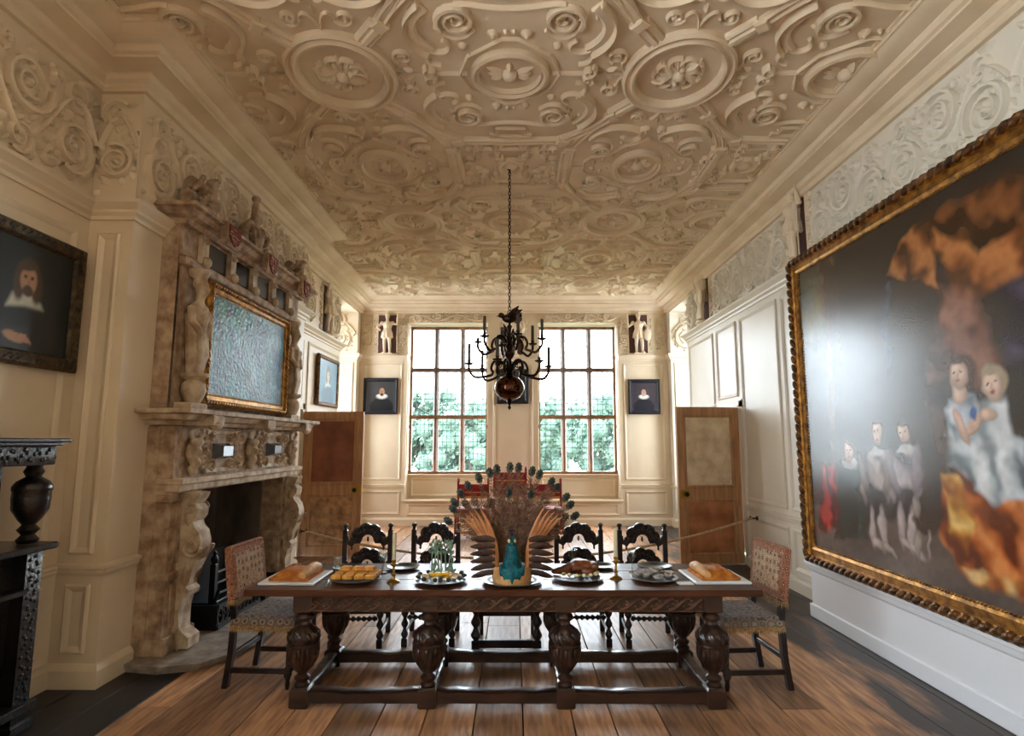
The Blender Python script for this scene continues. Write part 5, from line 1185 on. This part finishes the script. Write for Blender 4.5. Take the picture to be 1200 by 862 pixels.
# ================================================================== CHANDELIER
cl = thing('brass_chandelier', 'dark brass two-tier chandelier with eagle, globe and curling candle arms', 'chandelier', (-.045, 6.17, 2.04))
def co(name, mb, m='bronze', par=None, sm=40): return ob(name, mb, m, par or cl, smooth=sm)
co('globe', MB().lathe([(.02, .10)] + [(.158*math.cos(t), .235+.135*math.sin(t)) for t in [(-1.25+2.5*i/14) for i in range(15)]] + [(.03, .365)], 28), 'ball')
co('finial', MB().lathe([(0, 0), (.014, .015), (.02, .03), (.008, .05), (.02, .065), (.03, .09), (.02, .105)], 14))
co('stem', MB().lathe([(.03, .36), (.05, .38), (.03, .40), (.055, .43), (.06, .46), (.03, .50), (.022, .54), (.05, .58), (.055, .61), (.03, .64), (.045, .68), (.02, .72), (.03, .76), (.04, .79), (.015, .83), (.02, .88), (.03, .90), (.01, .93)], 18))
def arm_set(n, z0, R, drop, a0, up_candle):
    for k in range(n):
        a = a0+2*PI*k/n; ca, sa = math.cos(a), math.sin(a)
        prof = [(.04, z0), (.10, z0+.06), (.17, z0+.05), (.20, z0-.02), (.18, z0-.07), (.22, z0-drop), (R-.07, z0-drop-.02), (R-.005, z0-drop+.05), (R, z0-drop+.12)]
        P2 = []
        for i in range(len(prof)-1):
            p0, p1, p2, p3 = prof[max(i-1, 0)], prof[i], prof[i+1], prof[min(i+2, len(prof)-1)]
            for j in range(4):
                t = j/4; P2.append(tuple(.5*((2*b)+(-a_+c)*t+(2*a_-5*b+4*c-d)*t*t+(-a_+3*b-3*c+d)*t**3) for a_, b, c, d in zip(p0, p1, p2, p3)))
        P2.append(prof[-1]); ar = co('arm', MB().tube([(r*ca, r*sa, z) for r, z in P2], .0145, 8))
        q = MB().tube([(r*ca, r*sa, z) for r, z in [(.12+.035*math.cos(t), z0+.02+.035*math.sin(t)) for t in [i*.5 for i in range(11)]]], .006, 6); co('scroll', q, 'bronze', ar)
        zt = z0-drop+.12
        co('drip_pan', MB().lathe([(.010, zt-.02), (.045, zt-.004), (.05, zt+.008), (.016, zt+.012), (.02, zt+.04), (.012, zt+.044)], 14, (R*ca, R*sa, 0)), 'bronze', ar)
        if (k*7+up_candle) % 4 != 3: co('candle', MB().lathe([(.017, zt+.03), (.016, zt+.21), (.005, zt+.215)], 8, (R*ca+.0, R*sa, 0)), 'candle_d', ar)
arm_set(6, .46, .44, .10, .25, 0); arm_set(6, .72, .36, .09, .25+PI/6, 1)
for k in range(6):
    a = 2*PI*k/6; co('leaf_scroll', MB().tube([(.03*math.cos(a), .03*math.sin(a), .80), (.08*math.cos(a), .08*math.sin(a), .86), (.10*math.cos(a), .10*math.sin(a), .80), (.07*math.cos(a), .07*math.sin(a), .79)], .007, 6))
m = MB(); m.blob((0, 0, .99), (.085, .045, .05)); m.blob((-.09, 0, 1.025), (.035, .028, .03)); m.tube([(-.11, 0, 1.02), (-.145, 0, 1.01)], [.012, .003], 6); m.tube([(.06, 0, .985), (.13, 0, 1.03)], [.03, .018], 6); m.tube([(0, 0, .92), (0, 0, .96)], [.012, .02], 6)
for s in (-1, 1): m.tube([(0, s*.03, 1.01), (.05, s*.06, 1.06), (.10, s*.08, 1.11)], [.035, .03, .008], 6); m.tube([(.02, s*.03, 1.0), (.10, s*.07, 1.05), (.14, s*.09, 1.07)], [.025, .02, .006], 6)
link('eagle', remesh(m, 'eagle', .006, 1), 'bronze', cl)
co('ring', MB().tube([(.022*math.cos(t), 0, 1.05+.03*math.sin(t)) for t in [2*PI*i/12 for i in range(12)]], .005, 6, closed=True))
ch_top = ZC-2.04-.07; lk = mesh_of(MB().tube([(.013*math.cos(t), 0, .024*math.sin(t)) for t in [2*PI*i/10 for i in range(10)]], .0048, 5, closed=True), 'chain_link', 60)
z = 1.10; i = 0
while z < ch_top: link('chain_link', lk, 'bronze', cl, (0, 0, z), (0, 0, (i % 2)*PI/2+.4)); z += .0385; i += 1
co('ceiling_hook', MB().lathe([(.05, ch_top+.06), (.04, ch_top+.03), (.01, ch_top+.01), (.01, ch_top-.02)], 14))
# ================================================================== ON THE TABLE
Z0 = TZ+.0012
def T(px, py): p = PZ(px, py, TZ); return p.x, p.y
def plate(px, py, r, m, label, group=None, name='pewter_plate', yoff=0):
    x, y = T(px, py); o = ob(name, MB().lathe([(r*.55, 0), (r*.6, .002), (r*.68, .010), (r*.98, .016), (r, .019), (r*.98, .021), (r*.7, .014), (r*.6, .007), (0, .006)], 36), m, None, (x, y+yoff, Z0)); tag(o, label, 'plate', group); return o
plate(409, 667, .125, 'pewter_d', 'dark empty pewter plate between the wine glasses, near the toasted bread')
plate(473, 666, .125, 'pewter_d', 'dark empty pewter plate beside the brass candlestick and the herb platter')
plate(704, 665, .115, 'pewter_d', 'empty pewter plate behind the roast meat dish')
plate(767, 665, .135, 'pewter_d', 'empty pewter plate behind the dish of oysters')
def charger(px, py, r, label): return plate(px, py, r, 'pewter', label, None, 'pewter_charger')
charger(418, 680, .165, 'pewter charger under the toasted bread'); charger(517, 681, .185, 'pewter charger under the eggs and herbs'); charger(600, 682, .21, 'wide pewter charger under the peacock pie'); charger(677, 678, .185, 'pewter charger under the roast meat'); charger(767, 679, .165, 'pewter charger full of oysters')
def small(name, me_, m, x, y, z, rz, label, cat, group): o = link(name, me_, m, None, (x, y, z), (0, 0, rz)); return tag(o, label, cat, group)
rb = random.Random(4)
bm_ = mesh_of(MB().cbox(-.033, .033, -.028, .028, 0, .032, .007), 'bread_piece', 30)
cx, cy = T(418, 679)
for i in range(4):
    for j in range(3):
        small('toasted_bread', bm_, 'bread', cx-.115+.077*i, cy-.08+.072*j, Z0+.0215, rb.uniform(-.12, .12), 'golden square of toasted bread lying directly on the pewter charger', 'bread', 'toasted bread squares')
for i in range(3): small('toasted_bread', bm_, 'bread', cx-.08+.082*i, cy+.03, Z0+.0545, rb.uniform(-.2, .2), 'golden square of toasted bread lying on top of the other squares', 'bread', 'toasted bread squares')
# herbs and eggs
cx, cy = T(517, 680)
eg = mesh_of(MB().blob((0, 0, .010), (.03, .022, .012), 12, 6), 'egg_half'); yk = mesh_of(MB().blob((0, 0, .019), (.015, .014, .006), 10, 5), 'yolk')
for k in range(9):
    a = 2*PI*k/9+.2; o = small('egg_half', eg, 'egg', cx+.115*math.cos(a), cy+.10*math.sin(a), Z0+.019, a, 'halved boiled egg on the herb platter', 'egg', 'halved eggs'); link('yolk', yk, 'yolk', o)
lem = mesh_of(MB().lathe([(.0, .0), (.03, .002), (.035, .01), (.03, .018), (0, .02)], 12), 'orange_slice')
for k in range(7):
    a = 2*PI*k/7; small('orange_slice', lem, 'yolk', cx+.055*math.cos(a), cy+.045*math.sin(a), Z0+.02+.004*k, a, 'bright yellow fruit slice on the herb platter', 'fruit', 'yellow fruit slices')
ol = mesh_of(MB().blob((0, 0, .014), (.02, .016, .014), 8, 6), 'olive')
for k in range(11):
    a = 2*PI*k/11; small('green_fig', ol, 'olive', cx+.16*math.cos(a), cy+.15*math.sin(a), Z0+.021, a, 'small dark green fruit around the rim of the herb platter', 'fruit', 'dark green fruits')
def sprig(seed):
    rs = random.Random(seed); m = MB(); dx, dy = rs.uniform(-.07, .07), rs.uniform(-.03, .03); h = rs.uniform(.23, .30); pts = [(dx*t*t, dy*t, h*t) for t in (0, .25, .5, .75, 1)]
    m.tube(pts, [.006, .006, .005, .005, .004], 6)
    for k in range(12):
        t = rs.uniform(.62, 1.05) if k > 2 else rs.uniform(.1, .4); a = rs.uniform(0, 6.28); p = Vector((dx*t*t, dy*t, h*t)); m.blob(p+Vector((.014*math.cos(a), .014*math.sin(a), .004)), (.010, .005, .016), 5, 4, Matrix.Rotation(a, 3, 'Z') @ Matrix.Rotation(.7, 3, 'Y'))
    return m
sp = [mesh_of(sprig(40+k), 'sprig') for k in range(4)]
for k in range(7): small('herb_sprig', sp[k % 4], 'green', cx-.075+.025*k, cy+.045*(-1)**k+.02, Z0+.018, k*1.7, 'upright grey-green herb stalk standing on the egg platter', 'herb', 'tall herb stalks')
# roast meat
cx, cy = T(678, 675)
m = MB(); m.blob((.02, 0, .055), (.105, .075, .055)); m.blob((.10, .01, .05), (.05, .055, .045)); m.tube([(-.05, -.01, .05), (-.12, -.02, .035), (-.17, -.03, .03)], [.045, .03, .022], 8); m.blob((-.17, -.03, .03), (.03, .022, .02)); m.blob((.06, -.06, .035), (.05, .03, .03)); m.blob((.0, .04, .075), (.06, .04, .035)); m.blob((.11, -.04, .065), (.03, .03, .03)); m.blob((-.02, -.05, .06), (.05, .03, .03))
tag(link('roast_meat', remesh(m, 'roast', .006, 1), 'meat', None, (cx, cy, Z0+.010)), 'glazed brown roast joint on the pewter charger', 'meat')
on = mesh_of(MB().blob((0, 0, .012), (.02, .016, .013), 8, 6), 'onion')
for k in range(8): a = PI+PI*(k+.5)/8; small('roast_onion', on, 'onion', cx+.135*math.cos(a), cy+.125*math.sin(a), Z0+.019, a, 'pale roast onion beside the roast joint', 'onion', 'roast onions')
# oysters
cx, cy = T(767, 677)
def oyster(seed):
    rs = random.Random(seed); m = MB(); n = 14; rads = [.038*(1+.25*rs.uniform(-1, 1)) for _ in range(n)]
    vs = [(0, 0, .010)] + [(rads[i]*.6*math.cos(2*PI*i/n), rads[i]*.5*math.sin(2*PI*i/n), .008) for i in range(n)] + [(rads[i]*math.cos(2*PI*i/n), rads[i]*.75*math.sin(2*PI*i/n), .022+.008*rs.uniform(-1, 1)) for i in range(n)] + [(rads[i]*.5*math.cos(2*PI*i/n), rads[i]*.4*math.sin(2*PI*i/n), 0) for i in range(n)]
    fs = []
    for i in range(n): j = (i+1) % n; fs += [(0, 1+i, 1+j), (1+i, n+1+i, n+1+j, 1+j), (n+1+i, 2*n+1+i, 2*n+1+j, n+1+j)]
    return m.add(vs, fs+[tuple(2*n+1+i for i in range(n))])
oy = [mesh_of(oyster(k), 'oyster', 60, True) for k in range(3)]
for k in range(13):
    a = 2*PI*k/8; r = .105 if k < 8 else .05; z = .019 if k < 8 else .034
    small('oyster', oy[k % 3], 'shellm', cx+r*math.cos(a+(k > 7)), cy+r*math.sin(a+(k > 7)), Z0+z, a*2, 'open grey-white oyster lying round the charger' if k < 8 else 'open grey-white oyster on top of the heap', 'oyster', 'oysters')
# raised pies on boards
def big_pie(label, l2, px, py, rz, d):
    x, y = T(px, py); t = ob('white_board', MB().cbox(-.19, .19, -.20, .20, 0, .018, .005), 'white', None, (x, y, Z0), (0, 0, rz), 0); tag(t, l2, 'board')
    p = thing('raised_pie', label, 'pie', (x, y, Z0+.0185), rz)
    m = MB(); nx, ny = 16, 12; vs = []; fs = []
    for j in range(ny+1):
        for i in range(nx+1):
            u, v = -1+2*i/nx, -1+2*j/ny; e = max(abs(u), abs(v)); z = .058*(1-e**5) + .004*math.sin(9*u)*math.sin(9*v)*(e < .9); vs.append((u*.125, v*.155, max(z, 0)))
    for j in range(ny):
        for i in range(nx): fs.append((j*(nx+1)+i, j*(nx+1)+i+1, (j+1)*(nx+1)+i+1, (j+1)*(nx+1)+i))
    ob('crust', m.add(vs, fs), 'crust', p, smooth=60)
    e = MB()
    for k in range(22): u = -.125+.25*k/21; e.blob((u, -.156, .010), (.008, .012, .012), 6, 4); e.blob((u, .156, .010), (.008, .012, .012), 6, 4)
    for k in range(26): v = -.155+.31*k/25; e.blob((-.126, v, .010), (.012, .008, .012), 6, 4); e.blob((.126, v, .010), (.012, .008, .012), 6, 4)
    ob('crimped_edge', e, 'crust', p, smooth=60)
    # folded pale strip of pastry along one side
    s = MB(); s.tube([(d*.095, -.16, .035), (d*.10, -.05, .05), (d*.10, .07, .052), (d*.095, .16, .035)], [.025, .034, .034, .025], 10); ob('folded_crust', s, 'crust_p', p, smooth=60)
    o = MB()
    for k in range(5): o.blob((-d*.03, -.1+.05*k, .06), (.02, .012, .006), 6, 4, Matrix.Rotation(.6*(-1)**k, 3, 'Z'))
    ob('pastry_leaf', o, 'crust', p, smooth=60)
big_pie('golden raised pie on a white board by the toasted bread', 'white board under the pie at the fireplace end', 348, 678, -.02, 1)
big_pie('golden raised pie on a white board by the oysters', 'white board under the pie at the painting end', 836, 677, .02, -1)
# glasses, candlesticks, knife, napkin
gl = MB().lathe([(.032, 0), (.030, .004), (.006, .010), (.005, .05), (.010, .058), (.006, .066), (.012, .075), (.028, .105), (.036, .145), (.034, .145), (.026, .107), (.010, .080), (0, .078)], 20); gm = mesh_of(gl, 'wine_glass', 50)
for px, py, lb in ((394, 680, 'wine glass between the pie and the toasted bread'), (448, 672, 'wine glass beside the brass candlestick near the toasted bread'), (671, 668, 'wine glass behind the roast meat'), (741, 670, 'wine glass between the candlestick and the dish of oysters')):
    x, y = T(px, py); o = small('wine_glass', gm, 'glass', x, y, Z0, 0, lb, 'glass', 'wine glasses'); o.scale = (1, 1, 1.05)
for px, py, top, lb in ((461, 682, .43, 'brass candlestick with a cream candle near the toasted bread'), (722, 678, .44, 'brass candlestick with a cream candle near the oysters')):
    x, y = T(px, py); t = thing('candlestick', lb, 'candlestick', (x, y, Z0), 0, 'candlesticks')
    ob('stick', MB().lathe([(.045, 0), (.045, .006), (.03, .014), (.012, .022), (.010, .04), (.02, .05), (.010, .06), (.009, .10), (.018, .11), (.030, .118), (.030, .122), (.014, .128), (.017, .15), (.014, .152)], 18), 'brass', t)
    ob('candle', MB().lathe([(.0145, .13), (.0135, top-.10), (.006, top-.096), (.0015, top-.096), (.0015, top-.085)], 12), 'candle', t)
kn = MB().cbox(-.004, .004, -.10, .02, .002, .005, .001).cbox(-.007, .007, .02, .11, 0, .010, .003)
x, y = T(383, 684); tag(ob('table_knife', kn, 'pewter', None, (x, y, Z0), (0, 0, .2)), 'small knife beside the pie near the toasted bread', 'knife')
nk = MB().cbox(-.05, .05, -.035, .035, 0, .004, .001).cbox(-.045, .05, -.03, .03, .004, .008, .001); x, y = T(803, 684); tag(ob('folded_napkin', nk, 'cloth', None, (x, y, Z0), (0, 0, .1), 0), 'small folded white napkin beside the oysters', 'napkin')
# ================================================================== PEACOCK PIE
px0, py0 = T(600, 682)
pk = thing('peacock_pie', 'peacock pie with fanned tail feathers, wings and teal neck rising from a pastry', 'pie', (px0, py0, Z0+.0075))
ob('pastry_base', MB().lathe([(.128, 0), (.135, .02), (.138, .06), (.134, .095), (.125, .105), (.11, .10), (0, .10)], 36, flute=lambda a, z: .012*math.cos(18*a)), 'crust_p', pk)
m = MB(); m.tube([(0, -.02, .07), (0, -.06, .11), (0, -.075, .16), (0, -.08, .22), (0, -.085, .26)], [.085, .072, .056, .042, .034], 14)
for k in range(7):
    u = -.075+.025*k; m.blob((u, -.112-.018*math.cos(u*16), .060+.5*abs(u)-.012*(k % 2)), (.014, .014, .045), 6, 6)
m.blob((0, -.118, .075), (.05, .03, .045)); link('neck', remesh(m, 'neck', .007, 2), 'teal', pk)
m = MB(); m.blob((0, -.09, .285), (.026, .034, .03)); m.tube([(0, -.115, .285), (.0, -.15, .275)], [.012, .002], 8)
hd = ob('head', m, 'teal', pk); ob('beak', MB().tube([(0, -.118, .283), (0, -.15, .272)], [.010, .002], 8), 'onion', hd)
for s in (-1, 1): ob('cheek', MB().blob((s*.018, -.104, .285), (.012, .018, .014), 8, 6), 'onion', hd); ob('eye', MB().blob((s*.026, -.108, .29), .004, 6, 4), 'eye_b', hd)
for k in range(5): ob('crest_feather', MB().tube([(0, -.085, .31), ((k-2)*.009, -.075, .345)], .0016, 5).blob(((k-2)*.009, -.075, .348), .006, 6, 4), 'eye_b', hd)
# tail feathers: shaft with wispy barbs, eye at the tip
def tail_feather(L_, seed, eye=True):
    rs = random.Random(seed); m = MB(); bend = rs.uniform(-.03, .03)
    sh = [(bend*(t*t), .04*t*t, L_*t) for t in [i/6 for i in range(7)]]
    m.tube(sh, [.0028, .0025, .0022, .002, .0018, .0015, .001], 5)
    for k in range(170):
        t = rs.uniform(.12, .97); s = rs.choice((-1, 1)); b = Vector((bend*t*t, .04*t*t, L_*t)); ln = rs.uniform(.05, .11)*(1-.2*t); up = rs.uniform(.5, 1.0); dy = rs.uniform(-.03, .03)
        e = b + Vector((s*ln*.55, dy, ln*up)); mid = (b+e)/2 + Vector((s*.008, 0, -.004)); w = .0036
        m.add([b+Vector((0, 0, -w)), b+Vector((0, 0, w)), mid+Vector((0, 0, w)), mid+Vector((0, 0, -w)), e], [(0, 1, 2, 3), (3, 2, 4)])
    return m
tf = [tail_feather(1.0, 60+i) for i in range(5)]
ntf = 84
r5 = random.Random(8)
me_tf = [mesh_of(t, 'tail_feather', 0, False) for t in tf]
def eye_mesh(): 
    m = MB(); n = 18
    m.add([(0, -.004, .03)] + [((.023+.006*(i % 2))*math.cos(2*PI*i/n), .002*(i % 2), .03+(.034+.010*(i % 2))*math.sin(2*PI*i/n)) for i in range(n)], [(0, 1+i, 1+(i+1) % n) for i in range(n)]); return m
me_eye = mesh_of(eye_mesh(), 'eye_spot', 0, False); me_pup = mesh_of(MB().blob((0, -.007, .028), (.015, .003, .019), 10, 6), 'pupil')
base = Vector((0, .02, .10))
for i in range(ntf):
    f = (i+.5)/ntf*2-1; a = f*.98+r5.uniform(-.03, .03)
    Lm = (.67 if i % 5 == 0 else r5.uniform(.44, .64))
    Lm *= 1-.24*abs(f)**1.5
    o = link('tail_feather', me_tf[i % 5], 'feather', pk, base + Vector((.03*f, r5.uniform(-.015, .015)+.012*(i % 3), 0)), (-.08+r5.uniform(-.05, .05), a, 0), (1, 1, Lm))
    o.scale = (max(Lm, .5), 1, Lm)
    if i % 5 == 0 or i % 13 == 0:
        e = link('eye_spot', me_eye, 'eye_g', o, (0, .036, .965), (0, 0, 0), (1.0/max(Lm, .5), 1, 1.0/Lm)); 
        # blue centre of the eye belongs to the same feather
        link('eye_centre', me_pup, 'eye_b', o, (0, .034, .965), (0, 0, 0), (1.0/max(Lm, .5), 1, 1.0/Lm))
# wings
def blade(L_, w, curve, n=8):
    m = MB(); vs = []; fs = []
    for i in range(n+1):
        t = i/n; ww = w*(math.sin(PI*min(1, .12+.86*t))**.6 if t < 1 else .12); cx_ = curve*t*t; vs += [(cx_-ww, 0, L_*t), (cx_, -.006, L_*t), (cx_+ww, 0, L_*t), (cx_, .004, L_*t)]
    for i in range(n):
        for k in range(4): k2 = (k+1) % 4; fs.append((i*4+k, i*4+k2, i*4+4+k2, i*4+4+k))
    return m.add(vs, fs+[(0, 1, 2, 3), (n*4+3, n*4+2, n*4+1, n*4)])
me_q = mesh_of(blade(.36, .013, .10), 'quill', 50); me_d = mesh_of(blade(.13, .020, .0), 'covert', 50)
for s in (-1, 1):
    wg = ob('wing', MB().tube([(s*.10, -.02, .08), (s*.13, -.03, .18), (s*.15, -.02, .30), (s*.17, 0, .40)], [.02, .024, .018, .008], 8), 'feather_t', pk)
    for k in range(5):
        link('long_quill', me_q, 'feather_t', wg, (s*(.10+.012*k), -.03+.012*k, .10+.015*k), (0, s*(.0+.07*k), 0), (s*1.25, 1, 1.12-.06*k))
    for k in range(18):
        row, c = divmod(k, 6); link('dark_covert', me_d, 'feather_d', wg, (s*(.115+.012*row), -.05+.016*row, .07+.042*c), (0, s*(1.65-.06*c+.1*row), 0), (1, 1, .85+.15*row))
# ================================================================== OUTSIDE
tag(ob('lawn', MB().box(-60, 60, 13.2, 90, -4.2, -4.0), 'lawn', smooth=0), 'green lawn outside the tall windows', kind='structure')
def tree(label, x, y, h, r, m, seed, name='garden_tree', group='garden trees outside'):
    rs = random.Random(seed); t = thing(name, label, 'tree', (x, y, -4.0), 0, group)
    ob('trunk', MB().tube([(0, 0, 0), (.1, 0, h*.3), (0, .1, h*.55)], [.35, .28, .18], 8), 'bark', t)
    mb = MB()
    for k in range(60):
        a, e = rs.uniform(0, 6.28), rs.uniform(-.5, 1); q = r*rs.uniform(.35, 1); c = Vector((q*math.cos(a), q*math.sin(a)*.8, h*.55+e*h*.42*(1-.35*q/r)))
        for j in range(130):
            d = Vector((rs.gauss(0, 1), rs.gauss(0, 1), rs.gauss(0, 1))).normalized()*r*.32*rs.uniform(.4, 1); s = r*.036*rs.uniform(.6, 1.4); n_ = Vector((rs.gauss(0, 1), rs.gauss(0, 1), rs.gauss(0, 1))).normalized(); u = n_.orthogonal()*s; v = n_.cross(u)*.55
            p = c+d; mb.add([p-u, p+v, p+u, p-v], [(0, 1, 2, 3)])
        mb.blob(c, r*.2, 7, 5)
    o = ob('foliage', mb, m, t, smooth=0, fixn=False); o['kind'] = 'stuff'
for i, (x, y, h, r, mm) in enumerate(((-10.5, 34, 8.8, 2.9, 'leaf'), (-2.4, 34, 8.6, 2.9, 'leaf'), (6.4, 34, 9.6, 2.9, 'leaf'), (-6.6, 46, 10.2, 3.6, 'leaf'), (2.6, 46, 9.6, 3.6, 'leaf'), (12.2, 46, 12, 3.6, 'leaf'), (-15.5, 46, 10, 3.6, 'leaf'))):
    tree('teal-green garden tree in the row beyond the windows', x, y, h, r, mm, 70+i)
for i, (x, y, h, r) in enumerate(((-6.0, 25, 4.8, 1.9), (-2.6, 21, 4.4, 1.5), (1.2, 25, 3.8, 1.6))): tree('grey-mauve garden shrub in front of the tree row', x, y, h, r, 'leaf2', 90+i, 'garden_shrub', 'garden shrubs outside')
